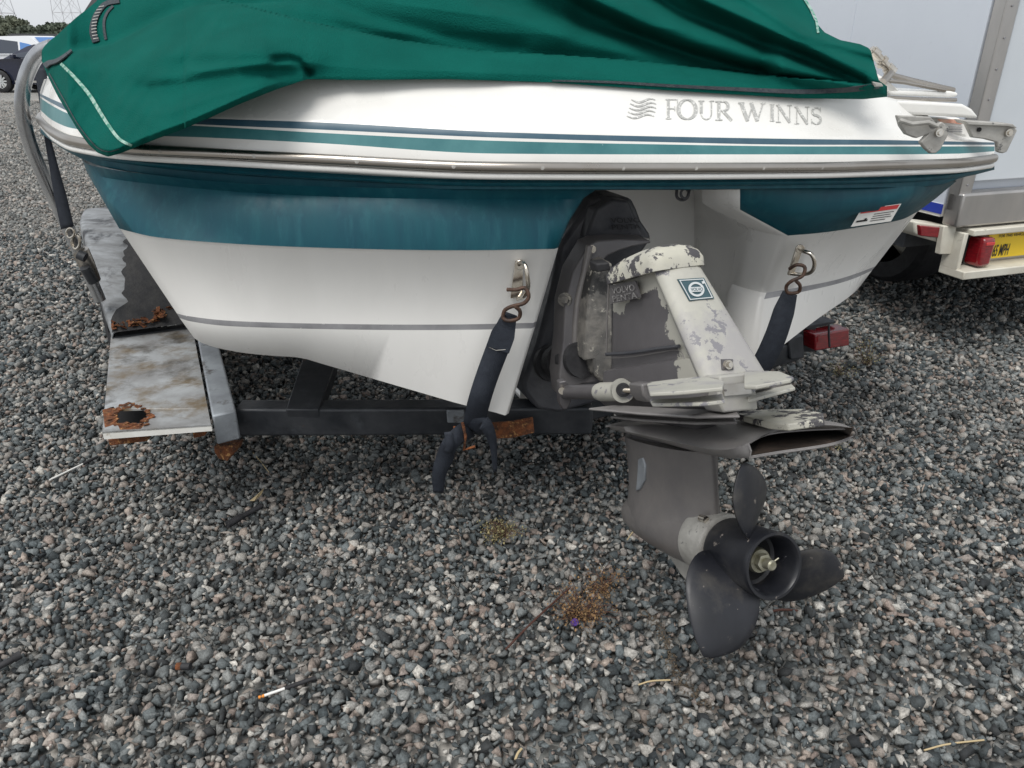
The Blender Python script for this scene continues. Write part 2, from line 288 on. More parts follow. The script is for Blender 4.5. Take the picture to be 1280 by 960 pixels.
# stones: real crushed pieces, one mesh per distance band
def stone_templates(n, k):
    out = []
    for _ in range(n):
        bm = bmesh.new(); pts = rng.normal(size=(k, 3)); pts /= np.linalg.norm(pts, axis=1)[:, None]; pts *= rng.uniform(.70, 1.22, (k, 1)); pts *= np.array([1, rng.uniform(.6, .95), rng.uniform(.45, .8)])
        vs = [bm.verts.new(p) for p in pts]; r = bmesh.ops.convex_hull(bm, input=vs)
        dele = [e for e in r['geom_interior'] if isinstance(e, bmesh.types.BMVert)]; bmesh.ops.delete(bm, geom=dele, context='VERTS')
        bm.verts.index_update(); V = np.array([v.co[:] for v in bm.verts]); Fc = np.array([[v.index for v in f.verts] for f in bm.faces if len(f.verts) == 3]); bm.free(); out.append((V, Fc))
    return out
def scatter(name, ylo, yhi, step, r0, tmpl, zlift, keep=1., sizes=.32, zone=None):
    P0 = []
    y = ylo
    while y < yhi:
        c = y * math.cos(PITCH) + CAM_H * math.sin(PITCH); hw = 700 / FPX * c + .15
        x = np.arange(-hw, hw, step); P0.append(np.stack([x, np.full_like(x, y)], 1)); y += step * .87
    Q = np.concatenate(P0); Q += rng.uniform(-.5, .5, Q.shape) * step * 1.1
    if keep < 1: Q = Q[rng.random(len(Q)) < keep]
    n = len(Q); s = r0 * np.exp(rng.normal(0, sizes, n)); s = np.clip(s, r0 * .4, r0 * 2.1)
    if zone:
        kq = zone(Q); Q = Q[kq]; s = s[kq]; n = len(Q)
    h = .010 * np.sin(Q[:, 0] * 1.7 + .5) * np.sin(Q[:, 1] * 1.3) + .008 * np.sin(Q[:, 0] * 3.9 + Q[:, 1] * 2.1)
    z = h + zlift + rng.uniform(-.007, .007, n)
    q = rng.normal(size=(n, 4)); q[:, 1:3] *= .45; q /= np.linalg.norm(q, axis=1)[:, None]
    a, b, c, d = q.T
    Rm = np.stack([np.stack([1-2*(c*c+d*d), 2*(b*c-a*d), 2*(b*d+a*c)], 1), np.stack([2*(b*c+a*d), 1-2*(b*b+d*d), 2*(c*d-a*b)], 1), np.stack([2*(b*d-a*c), 2*(c*d+a*b), 1-2*(b*b+c*c)], 1)], 1)
    ti = rng.integers(0, len(tmpl), n); VV = []; FF = []; off = 0
    for k, (V, Fc) in enumerate(tmpl):
        idx = np.nonzero(ti == k)[0]
        if not len(idx): continue
        W = np.einsum('nij,vj->nvi', Rm[idx], V) * s[idx][:, None, None]; W += np.stack([Q[idx, 0], Q[idx, 1], z[idx]], 1)[:, None, :]
        VV.append(W.reshape(-1, 3)); FF.append((Fc[None] + (np.arange(len(idx)) * len(V))[:, None, None] + off).reshape(-1, 3)); off += len(idx) * len(V)
    VV = np.concatenate(VV).astype('f4'); FF = np.concatenate(FF).astype('i4')
    me = bpy.data.meshes.new(name); me.vertices.add(len(VV)); me.vertices.foreach_set('co', VV.ravel())
    me.loops.add(FF.size); me.loops.foreach_set('vertex_index', FF.ravel()); me.polygons.add(len(FF)); me.polygons.foreach_set('loop_start', np.arange(0, FF.size, 3, dtype='i4'))
    me.update(calc_edges=True); me.validate()
    o = bpy.data.objects.new(name, me); COL.objects.link(o); me.materials.append(M['stone']); o['kind'] = 'stuff'
    return o
T1 = stone_templates(40, 11); T2 = stone_templates(24, 9); T3 = stone_templates(12, 8)
o = scatter('gravel', .75, 3.3, .0160, .0118, T1, -.001, sizes=.40); tag(o, 'loose grey, blue and pinkish crushed gravel close to the viewer', 'gravel')
o = scatter('gravel', 3.3, 6.2, .026, .0165, T2, -.003); tag(o, 'crushed gravel in the middle of the lot behind the boat stern', 'gravel')
leftz = lambda Q: Q[:, 0] < -.40 * (Q[:, 1] * math.cos(PITCH) + CAM_H * math.sin(PITCH))
o = scatter('gravel', 6.2, 11, .034, .020, T3, -.004, zone=leftz); tag(o, 'distant crushed gravel stretching away at the left', 'gravel'); o.data.materials[0] = M['far_pale']
o = scatter('gravel', 11, 22, .06, .030, T3, -.006, zone=leftz); tag(o, 'farthest loose gravel in front of the parked cars', 'gravel'); o.data.materials[0] = M['far_pale']

# ------------------------------------------------------------------ BOAT
YAW = rad(22); FW = np.array([-math.sin(YAW), math.cos(YAW), 0]); RT = np.array([math.cos(YAW), math.sin(YAW), 0])
boat = thing('motor_boat', 'white and teal motor boat seen from its stern on a rusty trailer', 'boat', (.3, 3.0, 0))
RX = [50, 65, 89, 153, 260, 400, 620, 800, 1020, 1110, 1200, 1243]
ROW = {'r0': [158, 172, 184, 194, 203, 214, 223, 223, 222, 220, 214, 207], 'r1': [153, 168, 180, 190, 198, 207, 215, 216, 216, 213, 209, 203],
       'r2': [145, 160, 171, 180, 185, 191, 203, 204, 202, 200, 198, 193], 'r3': [137, 150, 160, 168, 172, 179, 192, 193, 193, 193, 192, 189],
       'r4': [122, 132, 143, 153, 158, 166, 176, 180, 183, 183, 183, 183], 'r5': [120, 129, 140, 150, 156, 162, 172, 177, 181, 181, 181, 181],
       'r6': [117, 124, 133, 143, 148, 153, 165, 170, 174, 175, 177, 178], 'r7': [108, 110, 115, 120, 122, 125, 133, 138, 148, 158, 174, 175.5],
       'r8': [100, 98, 95, 90, 86, 84, 88, 95, 112, 121, 170, 173]}
STC = [147, 163, 175, 184, 191, 199, 209, 210, 209.5, 207, 204, 199]
YR = Curve1(RX, [PZ(x, y, 1.18, .035)[1] for x, y in zip(RX, STC)])
RC = {k: Curve1(RX, v) for k, v in ROW.items()}
DY = {'r0': .004, 'r1': .010, 'r2': .012, 'r3': .018, 'r4': .028, 'r5': .030, 'r6': .034, 'r7': .10, 'r8': .18}
ORD = ['r0', 'r1', 'r2', 'r3', 'r4', 'r5', 'r6', 'r7', 'r8']
def deckY(px, py):
    ysr = [RC[k](px) for k in ORD]; dd = [DY[k] for k in ORD]
    return YR(px) + float(np.interp(-py, [-v for v in ysr], dd))
def DK(px, py, off=.002): return P(px, py, deckY(px, py) - off)
cols = list(np.concatenate([np.linspace(50, 90, 9), np.linspace(100, 1240, 58), [1243]]))
def ext_cols(pts, il, ir, outL, outR):       # add forward-running columns on both sides
    L = [pts[0] + FW * 3.2 + outL * 0, pts[0] + FW * 1.2 + outL * .02, pts[0] + FW * .4 + outL * .02, pts[0] + FW * .12 + outL * .012]
    R_ = [pts[-1] + FW * .06 + RT * .004, pts[-1] + FW * .4, pts[-1] + FW * 3.2]
    return L + pts + R_
drows = []
for k in ORD: drows.append(ext_cols([P(x, RC[k](x), YR(x) + DY[k]) for x in cols], 0, 0, -RT, RT))
def dense(rows, mis):
    R2, m2 = [], []
    for i in range(len(rows) - 1):
        nn = {6: 6, 7: 6}.get(i, 1)
        for k in range(nn): R2.append([a + (b - a) * (k / nn) for a, b in zip(rows[i], rows[i+1])]); m2.append(mis[i])
    R2.append(rows[-1]); return R2, m2
drows, dmi = dense(drows, [0, 0, 0, 1, 0, 2, 0, 0])
top = [p + FW * .8 + np.array([0, 0, .02]) for p in drows[-1]]; drows.append(top)
drows = [[p + FW * .03 + np.array([0, 0, -.008]) for p in drows[0]]] + drows
obj('deck', grid(drows, [0] + dmi + [0]), [M['gel'], M['teal2'], M['navy']], boat, fix=False, smooth=True, angle=50)
# rub rail
rl = [P(x, (RC['r1'](x) + RC['r2'](x)) / 2, YR(x) - .004) for x in cols]; rl = [rl[0] + FW * 3.0, rl[0] + FW * .4 - RT * .02, rl[0] + FW * .12 - RT * .012] + rl + [rl[-1] + FW * .05, rl[-1] + FW * .5, rl[-1] + FW * 3]
rail = obj('rub_rail', tube_g(rl, .0130, 16), M['steel'], boat, smooth=True)
lowb = [p + np.array([0, .003, -.0215]) for p in rl]
obj('rail_backing', tube_g(lowb, .0080, 10), M['gel'], boat, smooth=True)
for sx in (201, 318, 446, 567, 678, 779, 870, 954, 1027, 1093, 1160):
    c = P(sx, (RC['r1'](sx) + RC['r2'](sx)) / 2 + .5, YR(sx) - .016)
    g = merge([disc_g(c, (0, -1, .2), .0048, .003, 12), disc_g(c + np.array([0, -.0018, 0]), (0, -1, .2), .0022, .0012, 6)])
    obj('screw', g, M['casting'], rail, smooth=True, angle=30)
# hull lip below the rail (full width)
h1y = {50: 162, 89: 188, 153: 201, 260: 213, 400: 222, 620: 230, 800: 230, 1020: 228, 1110: 226, 1200: 219, 1243: 209}
h2y = {50: 166, 89: 192, 120: 206, 187: 219, 281: 229, 400: 234, 620: 237.5, 800: 237.5, 1020: 236, 1110: 235, 1170: 233, 1200: 223, 1243: 211}
C1 = Curve1(list(h1y), list(h1y.values())); C2 = Curve1(list(h2y), list(h2y.values()))
def lipY(px): return Curve1([50, 90, 150, 620, 1243], [.06, .05, .045, .045, .05])(px)
lr = []
for fy, dy in ((lambda x: RC['r0'](x) - 2, .03), (lambda x: RC['r0'](x) + .35 * (C1(x) - RC['r0'](x)), .028), (lambda x: C1(x) - 1.5, .016), (lambda x: C1(x) + 1.5, .018), (lambda x: C1(x) + 3.2, .034), (lambda x: C2(x) - 1, .034), (C2, .042)):
    pts = [P(x, fy(x), YR(x) + dy) for x in cols]; lr.append([pts[0] + FW * 3.2, pts[0] + FW * .4] + pts + [pts[-1] + FW * .4, pts[-1] + FW * 3.2])
lr.append([p + FW * .5 + np.array([0, 0, .0]) for p in lr[-1]])
obj('hull_lip', grid(lr), M['teal'], boat, fix=False, smooth=True, angle=60)

# hull sections
def row_pts(pts, n):
    return list(pts) if len(pts) == n else catmull(pts, n)
def PP(l, z0): return [PZ(x, y, z0, .035) for x, y in l]
NL = 44
tealtop = PP([(103, 200), (112, 206), (140, 212), (187, 218), (281, 228), (400, 233), (560, 236), (745, 236.5)], 1.118)
up1 = PP([(108, 214), (118, 219), (150, 225), (200, 231), (300, 240), (420, 246), (560, 249), (727, 249)], 1.09)
mid1 = PP([(127, 247), (140, 252), (170, 256), (220, 261), (310, 270), (430, 275), (560, 278), (709, 277)], 1.04)
tbot = PP([(149, 285.6), (165, 290), (200, 297), (275, 303.6), (370, 308.6), (500, 312.2), (600, 312.8), (695, 311)], .972)
tbot2 = [p + np.array([0, .006, -.004]) for p in tbot]
gst = PP([(221, 391.7), (235, 395), (275, 400), (330, 402.8), (410, 404.7), (500, 405.7), (590, 405.3), (668, 403.4)], .76)
gsb = PP([(224.5, 397.5), (240, 402), (277, 407), (330, 409.5), (410, 411.5), (500, 412.6), (590, 412.2), (666, 410.3)], .745)
bx_ = Curve1(range(8), [243, 252, 278, 322, 390, 470, 552, 633])
bot = [P(x, float(np.interp(x, [243, 252, 265, 278, 300, 320, 345, 368, 382, 400, 572, 633], [423, 428.5, 433, 436.5, 440.5, 443, 445, 446.2, 448.5, 454, 504.3, 519])), 1.893 + .012 * max(0, (300 - x) / 60) ** 2) for x in [bx_(k * 7 / (NL - 1)) for k in range(NL)]]
lrows = [tealtop, up1, mid1, tbot, tbot2, gst, gsb, bot]; mi = [1, 1, 1, 0, 0, 2, 0]
def left_row(r, i):
    p = row_pts(r, NL); a = p[0]
    L = [a + FW * 3.0 + RT * (.15), a + FW * 1.2, a + FW * .35 - RT * .006, a + FW * .1 - RT * .006, a + FW * .035 - RT * .002]
    e = p[-1]; p = p[:-1] + [e - RT * .004]
    Rr = [e + RT * .010 + FW * .008, e + RT * .016 + FW * .028, e + RT * .02 + FW * .08, e + RT * .03 + FW * .36]
    return L + p + Rr
LR = [left_row(r, i) for i, r in enumerate(lrows)]
# rounded keel-side corner: bottom row turns forward under the hull
b0 = LR[-1]; LR[-1] = [p + np.array([0, 0, .0]) for p in b0]
LR.append([p + FW * .02 + np.array([0, 0, -.006]) for p in b0]); LR.append([p + FW * .4 + np.array([0, 0, .0]) for p in b0]); LR.append([p + FW * 2.6 + np.array([0, 0, .05]) for p in b0])
vs, fs, mm = grid(LR, mi + [0, 0, 0])
# white beyond the recess edge (inside faces are white gelcoat)
n = len(LR[0])
for q, f in enumerate(fs):
    j = f[0] % n
    if j >= NL + 5 + 0: mm[q] = 0
obj('hull', (vs, fs, mm), [M['hullwhite'], M['teal'], M['gstripe']], boat, fix=False, smooth=True, angle=55)
# starboard part
def RR(l, z0=None): return [PZ(x, y, z0, .035) if len(v) == 2 else P(*v) for v in l for x, y in [v[:2]]]
R0 = RR([(925, 235), (1000, 234.5), (1090, 233), (1150, 232), (1196, 226)], 1.118)
R1 = RR([(925, 248), (1000, 248), (1085, 247), (1140, 245), (1184, 236)], 1.09)
R2 = RR([(925, 262), (995, 266), (1075, 264), (1130, 260), (1170, 248)], 1.05)
R3 = RR([(985, 294.5), (1030, 290.5), (1080, 283), (1125, 275), (1148, 264)], .972)
R4 = [p + np.array([0, .006, -.004]) for p in R3]
R5 = RR([(958, 366), (1002, 358.5), (1042, 350.5), (1070, 342), (1094, 333)], .76)
R6 = RR([(955, 374), (1002, 365), (1042, 356), (1068, 348), (1090, 338)], .745)
R7 = [P(x, y, Y) for x, y, Y in [(942, 462, 2.2), (972, 437, 2.25), (1020, 400, 2.38), (1056, 375, 2.5), (1072, 362, 2.6)]]
def right_row(r, inner):
    p = row_pts(r, 24); a = p[0]
    L = [inner, a * .5 + inner * .5, a - RT * .040 + FW * .12, a - RT * .030 + FW * .055, a - RT * .014 + FW * .016]
    e = p[-1]; Rr = [e + FW * .03 + RT * .001, e + FW * .12, e + FW * .5, e + FW * 2.6 - RT * .1]
    return L + p + Rr
inn = [P(868, y, 2.62) for y in (233, 250, 266, 300, 303, 362, 368, 462)]
RRs = [right_row(r, i) for r, i in zip([R0, R1, R2, R3, R4, R5, R6, R7], inn)]
b0 = RRs[-1]; RRs.append([p + FW * .02 + np.array([0, 0, -.006]) for p in b0]); RRs.append([p + FW * 2.4 + np.array([0, 0, .03]) for p in b0])
vs, fs, mm = grid(RRs, [1, 1, 1, 0, 0, 2, 0, 0, 0]); n = len(RRs[0])
for q, f in enumerate(fs):
    if f[0] % n < 5: mm[q] = 0
obj('hull', (vs, fs, mm), [M['hullwhite'], M['teal'], M['gstripe']], boat, fix=False, smooth=True, angle=55)
# recessed transom wall and recess roof
tw = [[P(x, y, 2.36 + (x - 650) / 218 * .26) for x in np.linspace(650, 868, 8)] for y in np.linspace(225, 498, 8)]
obj('transom', grid(tw)[:2], M['hullwhite'], boat, fix=False, smooth=True)
rf = [P(745, 236, 1.92), P(925, 236, 2.02), P(925, 226, 2.66), P(640, 226, 2.40)]
obj('recess_ceiling', slab_g(rf, (0, 0, .01)), M['hullwhite'], boat)
kb = [P(650, 498, 2.37), P(868, 460, 2.63), P(868, 460, 2.63) + FW * 2.4, P(650, 498, 2.37) + FW * 2.4]
obj('keel_bottom', slab_g(kb, (0, 0, .01)), M['hullwhite'], boat)

# faded serif lettering and wave emblem
def stroke(pts, wd, f, wd2=None):
    pts = [np.array(p, float) for p in pts]; n = len(pts); A = []; B = []
    for i in range(n):
        t = pts[min(i+1, n-1)] - pts[max(i-1, 0)]; t /= np.linalg.norm(t) + 1e-9; nn = np.array([-t[1], t[0]])
        ww = wd(i / (n - 1)) if callable(wd) else wd
        A.append(pts[i] + nn * ww / 2); B.append(pts[i] - nn * ww / 2)
    vs = [f(*a) for a in A] + [f(*b) for b in B]
    return vs, [(i, i+1, n+i+1, n+i) for i in range(n-1)]
def arc(cx, cy, rx, ry, a0, a1, n=20): return [(cx + rx * math.cos(rad(a0 + (a1-a0) * i / n)), cy + ry * math.sin(rad(a0 + (a1-a0) * i / n))) for i in range(n+1)]
def line(a, b, n=4): return [(a[0] + (b[0]-a[0]) * i / n, a[1] + (b[1]-a[1]) * i / n) for i in range(n+1)]
GL = {'F': [(line((.22, 0), (.22, 1)), .20), (line((0, .03), (.46, .03)), .06), (line((0, .97), (.95, .97)), .07), (line((.93, .97), (.93, .78)), .06), (line((.22, .53), (.72, .53)), .07), (line((.72, .42), (.72, .64)), .06)],
      'O': [(arc(.5, .5, .42, .48, 0, 360, 36), lambda t: .05 + .13 * abs(math.cos(2 * math.pi * t)))],
      'U': [(line((.18, 1), (.18, .35)), .17), (arc(.5, .35, .32, .33, 180, 360), .08), (line((.82, 1), (.82, .35)), .08), (line((0, .97), (.38, .97)), .06), (line((.66, .97), (1, .97)), .06)],
      'R': [(line((.22, 0), (.22, 1)), .18), (line((0, .03), (.44, .03)), .06), (line((0, .97), (.5, .97)), .07), (arc(.5, .74, .27, .23, 90, -90, 14), lambda t: .06 + .12 * math.sin(math.pi * t)), (line((.3, .51), (.5, .51)), .06), (line((.45, .5), (.98, .0)), .17)],
      'W': [(line((.10, 1), (.34, 0)), .13), (line((.34, 0), (.53, .85)), .05), (line((.47, 1), (.70, 0)), .13), (line((.70, 0), (.92, 1)), .05), (line((0, .97), (.22, .97)), .06), (line((.82, .97), (1, .97)), .06)],
      'I': [(line((.5, 0), (.5, 1)), .50), (line((.05, .03), (.95, .03)), .06), (line((.05, .97), (.95, .97)), .06)],
      'N': [(line((.16, 0), (.16, 1)), .06), (line((.12, 1), (.86, 0)), .16), (line((.86, 0), (.86, 1)), .06), (line((0, .03), (.32, .03)), .06), (line((0, .97), (.2, .97)), .06), (line((.7, .97), (1, .97)), .06)],
      'S': [(arc(.5, .75, .34, .22, 20, 180, 12) + arc(.5, .75, .34, .22, 180, 270, 8)[1:] + arc(.5, .26, .36, .24, 90, -90, 14)[1:] + arc(.5, .26, .40, .24, 270, 200, 8)[1:], lambda t: .07 + .13 * math.sin(math.pi * t)), (line((.84, .98), (.84, .72)), .06), (line((.1, .02), (.1, .3)), .06)]}
word = [('F', 832, 848, 123.5, 149), ('O', 846, 872, 124, 149), ('U', 873, 893, 125.5, 149.5), ('R', 894, 915, 126, 150.5), ('W', 923, 957, 128, 151), ('I', 961.5, 969, 130, 151.5), ('N', 970, 990, 131, 153), ('N', 993, 1012, 133, 155), ('S', 1013, 1028, 134, 155)]
parts = []; q = 0
for ch, x0, x1, y0, y1 in word:
    parts = []; wd, hh = x1 - x0, y1 - y0
    for pts, sw in GL[ch]:
        q += 1; off = .0025 + .00012 * (q % 9)
        pp = [(x0 + a * wd, y1 - b * hh) for a, b in pts]
        ref = max(wd, 14) if ch != 'I' else wd
        parts.append(stroke(pp, (lambda t, s=sw, r=ref: s(t) * r) if callable(sw) else sw * ref, lambda a, b, o=off: DK(a, b, o)))
    obj('letter', merge(parts), M['lettergrey'], boat, fix=False, label='faded grey serif letter %s on the transom' % ch)
parts = []
for i in range(5):
    yb = 125.5 + i * 4.9; x0 = 789 - i * 1.4; x1 = 821 - (1.2 * abs(i - 1.5))
    pts = [(x0 + (x1 - x0) * t, yb + 2.2 * math.sin(t * 2 * math.pi * 1.05 - .6 + .1 * i)) for t in np.linspace(0, 1, 18)]
    parts.append(stroke(pts, lambda t: 2.5 * (.35 + math.sin(math.pi * min(max(t, .02), .98))) / 1.35, lambda a, b, o=.0026 + .0001*i: DK(a, b, o)))
obj('wave_emblem', merge(parts), M['lettergrey'], boat, fix=False)

# warning label near the starboard quarter
def Rsurf(px, py):   # depth on the teal starboard face
    return PZ(px, py, 1.118 - (py - 234) / 60 * .146, .035)
def quad_on(poly, f, off, nx=6, ny=4):
    (a, b, c, d) = [np.array(p, float) for p in poly]; rows = []
    for j in range(ny + 1):
        v = j / ny; l = a + (d - a) * v; r = b + (c - b) * v
        rows.append([f(*(l + (r - l) * i / nx)) - np.array([0, off, -off * .3]) for i in range(nx + 1)])
    return grid(rows)[:2]
lab = [(1074, 262), (1124, 255), (1111, 277), (1061, 284)]
wl = obj('warning_label', quad_on(lab, Rsurf, .012), M['whiteplastic'], boat, fix=False)
def sub(poly, u0, u1, v0, v1):
    a, b, c, d = [np.array(p, float) for p in poly]; f = lambda u, v: (a + (b-a)*u) * (1-v) + (d + (c-d)*u) * v
    return [f(u0, v0), f(u1, v0), f(u1, v1), f(u0, v1)]
obj('label_heading', quad_on(sub(lab, .04, .96, .04, .28), Rsurf, .0135), M['redprint'], wl, fix=False)
tx = merge([quad_on(sub(lab, .42, .42 + a, v, v + .04), Rsurf, .0135, 3, 1) for a, v in ((.5, .40), (.45, .53), (.5, .66), (.38, .79))] + [quad_on(sub(lab, .06, .34, .68, .78), Rsurf, .0137, 3, 1), quad_on(sub(lab, .24, .30, .60, .69), Rsurf, .0141, 3, 1)])
obj('label_print', tx, M['inkdark'], wl, fix=False)

# stern eyes (D rings)
def bend(pts, n=24): return catmull(pts, n)
def stern_eye(px, py, Y, sc, flip, label):
    o0 = P(px, py, Y)
    f = lambda dx, dy, dz: P(px + dx * sc, py + dy * sc, Y + dz)
    pts = [f(-2, 0, .0), f(2, -3, -.022), f(7, 2, -.04), f(9, 14, -.05), f(10, 28, -.046), f(5, 39, -.03), f(-3, 43, .0)]
    if flip: pts = [f(0, 0, 0), f(5, 3, -.03), f(14, 7, -.048), f(18, 17, -.05), f(15, 28, -.042), f(4, 32, -.02), f(-12, 31, .0)]
    g = [tube_g(bend(pts), .0058, 10), disc_g(f(0, 0, -.004), (0, -1, 0), .013, .008, 14)]
    pl = [f(-6, -4, -.004), f(4, -4, -.004), f(3, 42, -.004), f(-12, 42, -.004)] if not flip else [f(-4, -2, -.004), f(4, 0, -.004), f(-8, 34, -.004), f(-15, 33, -.004)]
    g.append(slab_g(pl, (0, .01, 0)))
    return obj('stern_eye', merge(g), M['chrome'], boat, smooth=True, bevel=.001, seg=1, label=label)
stern_eye(650, 331, 1.873, 1., False, 'corroded chrome tie-down eye on the port side of the stern')
stern_eye(1000, 311, 2.15, 1., True, 'chrome tie-down eye on the starboard side of the stern')
# small black hook and rust spot under the lip in the recess
hk = [P(846, 236, 2.0), P(846, 246, 1.99), P(852, 250, 1.985), P(859, 247, 1.985), P(862, 236, 2.0)]
hr = [P(856 + 5 * math.cos(a), 242 + 6 * math.sin(a), 1.975) for a in np.linspace(0, 5.6, 14)]
obj('drain_loop', merge([tube_g(bend(hk, 16), .004, 8), tube_g(hr, .0035, 8)]), M['rubber'], boat, smooth=True)

# starboard quarter: locker wall, lid, ladder brackets, cleat
def Lp(l, Y): return [P(x, y, Y) for x, y in l]
obj('quarter_panel', slab_g(Lp([(1146, 148), (1200, 147), (1210, 158), (1220, 178), (1150, 178)], 2.40), FW * .3), M['gel'], boat, bevel=.006)
obj('platform_lid', slab_g(Lp([(1104, 125), (1170, 128), (1205, 130), (1216, 136), (1226, 148), (1200, 146.5), (1116, 142)], 2.30), FW * .5 + np.array([0, 0, .0])), M['gel'], boat, bevel=.008, seg=3)
obj('recess_floor', slab_g(Lp([(1118, 143), (1160, 142), (1160, 172), (1146, 173), (1132, 168), (1124, 158)], 2.42), FW * .1), M['casting'], boat)
wl2 = obj('faded_label', slab_g(Lp([(1171, 148.5), (1203, 149), (1208, 168), (1173, 166)], 2.396), (0, .002, 0)), M['whiteplastic'], boat)
obj('label_heading', slab_g(Lp([(1172, 149), (1202, 149.5), (1203, 155), (1176, 153)], 2.392), (0, .002, 0)), M['orange'], wl2)
obj('label_print', merge([slab_g(Lp([(1186, y), (1203, y + .4), (1203, y + 1.3), (1186, y + .9)], 2.392), (0, .002, 0)) for y in (158, 161, 164)]), M['gstripe'], wl2)
def bracket(poly, Y, th, bolt, by, extra=None, label=None):
    g = [slab_g(Lp(poly, Y), FW * th)]
    o = obj('ladder_bracket', merge(g), M['casting'], boat, bevel=.003, label=label)
    c = P(bolt[0], bolt[1], Y - .006)
    obj('bolt', merge([disc_g(c, (0, -1, .15), .0105, .008, 16), disc_g(c + np.array([0, -.006, 0]), (0, -1, .15), .006, .006, 6)]), M['chrome'], o, smooth=True, angle=30)
    return o
b1 = bracket([(1122, 144), (1164, 146), (1172, 156), (1178, 152), (1187, 160), (1186, 168), (1176, 187), (1170, 192), (1164, 192), (1157, 186), (1151, 178), (1160, 168), (1146, 173), (1133, 168), (1126, 158)], 2.10, .012, (1174, 166), 0, label='large grey cast ladder hinge at the inner side')
obj('hinge_rim', tube_g([P(1124, 150, 2.09), P(1140, 155, 2.085), P(1160, 153, 2.085), P(1172, 158, 2.085)], .006, 8), M['casting'], b1, smooth=True)
b2 = bracket([(1206, 151), (1232, 152), (1262, 155), (1269, 158), (1272, 163), (1259, 190), (1254, 192), (1248, 190), (1247, 178), (1232, 174), (1216, 172)], 2.25, .012, (1261, 166), 0, label='grey ladder hinge reaching past the starboard corner')
obj('hinge_flange', slab_g(Lp([(1206, 151), (1266, 155), (1272, 160), (1258, 158), (1210, 156)], 2.238), (0, .06, 0)), M['casting'], b2, bevel=.002)
obj('pivot_hole', disc_g(P(1224, 162, 2.247), (0, -1, .1), .006, .004, 14), M['blackhole'], b2)
# stern cleat platform above cover corner
obj('swim_ladder', merge([slab_g(Lp([(1112, 113), (1190, 114), (1199, 116), (1197, 121), (1188, 122), (1112, 119)], 2.55), FW * .25)]), M['gel'], boat, bevel=.01, seg=3)
lad = obj('ladder_frame', merge([tube_g([P(1110, 122, 2.5), P(1150, 124, 2.5), P(1195, 125, 2.52)], .006, 8), tube_g([P(1106, 92, 2.6), P(1140, 101, 2.6), P(1192, 113, 2.62)], .009, 8), tube_g([P(1108, 101, 2.55), P(1130, 103, 2.55), P(1182, 113, 2.55)], .006, 8), tube_g([P(1103, 103, 2.5), P(1113, 92, 2.56)], .012, 8)]), M['steel'], boat, smooth=True)
gr_ = [P(1088, 62, 2.6), P(1096, 70, 2.6), P(1105, 80, 2.6), P(1115, 90, 2.6)]
obj('rail_fitting', merge([tube_g(gr_, .014, 12), tube_g([P(1090, 64, 2.6), P(1096, 70, 2.6)], .019, 12), tube_g([P(1101, 76, 2.6), P(1104, 79, 2.6)], .021, 12), tube_g([P(1109, 84, 2.6), P(1116, 91, 2.6)], .018, 12)]), M['chrome'], boat, smooth=True, angle=35)
obj('cleat_plate', slab_g([P(1098, 92, 2.56), P(1106, 98, 2.5), P(1126, 114, 2.5), P(1110, 114, 2.5)], FW * .05), M['gel'], boat, bevel=.004)
# windscreen post leaning over on the port side
obj('windscreen_frame', merge([slab_g([P(96, 28, 3.4), P(104, 32, 3.4), P(133, -6, 3.5), P(118, -6, 3.5)], FW * .06)]), M['rubber'], boat, bevel=.004)
obj('windscreen_edge', slab_g([P(106, 30, 3.42), P(118, 22, 3.42), P(146, -8, 3.5), P(134, -6, 3.5)], FW * .05), M['gel'], boat, bevel=.004)

# ------------------------------------------------------------------ stern drive, in its own trimmed-up frame
HC = CC + ray(960, 705) * 1.5
AX = np.array([.366, -.865, .345]); AX /= np.linalg.norm(AX); hh = AX[:2] / np.linalg.norm(AX[:2])
SX = np.array([-hh[1], hh[0], 0]); UX = np.cross(SX, AX); UX = UX if UX[2] > 0 else -UX
def W3(a, s, u): return HC + AX * a + SX * s + UX * u
def DS(x, y, s):                   # drive-frame point seen at x,y lying at sideways offset s
    d = ray(x, y); t = ((HC - CC) @ SX + s) / (d @ SX); return CC + d * t
def DU(x, y, u):                   # drive-frame point at height u
    d = ray(x, y); t = ((HC - CC) @ UX + u) / (d @ UX); return CC + d * t
def DA(x, y, a):
    d = ray(x, y); t = ((HC - CC) @ AX + a) / (d @ AX); return CC + d * t
drive = boat
def loft(rings, cap=True):
    n = len(rings[0]); vs = [v for r in rings for v in r]; fs = []
    for i in range(len(rings) - 1):
        for j in range(n): fs.append((i*n+j, i*n+(j+1) % n, (i+1)*n+(j+1) % n, (i+1)*n+j))
    if cap: fs.append(tuple(range(n))[::-1]); fs.append(tuple((len(rings)-1)*n + j for j in range(n)))
    return vs, fs
def rrect(a0, a1, w0, w1, r, u, n=6, tilt=0):   # rounded trapezoid in A,S at height u (w0 half width forward, w1 aft)
    cs = [(a1, w1), (a1, -w1), (a0, -w0), (a0, w0)]; out = []
    cs = [np.array(c, float) for c in cs]
    for i in range(4):
        c = cs[i]; p = cs[i-1]; q = cs[(i+1) % 4]; d0 = (p - c) / np.linalg.norm(p - c); d1 = (q - c) / np.linalg.norm(q - c)
        s, e = c + d0 * r, c + d1 * r
        for k in range(n + 1):
            t = k / n; b = (1-t)**2 * s + 2*t*(1-t) * c + t*t * e; out.append(W3(b[0], b[1], u + tilt * b[0]))
    return out
def au(p): q = p - HC; return float(q @ AX), float(q @ UX)
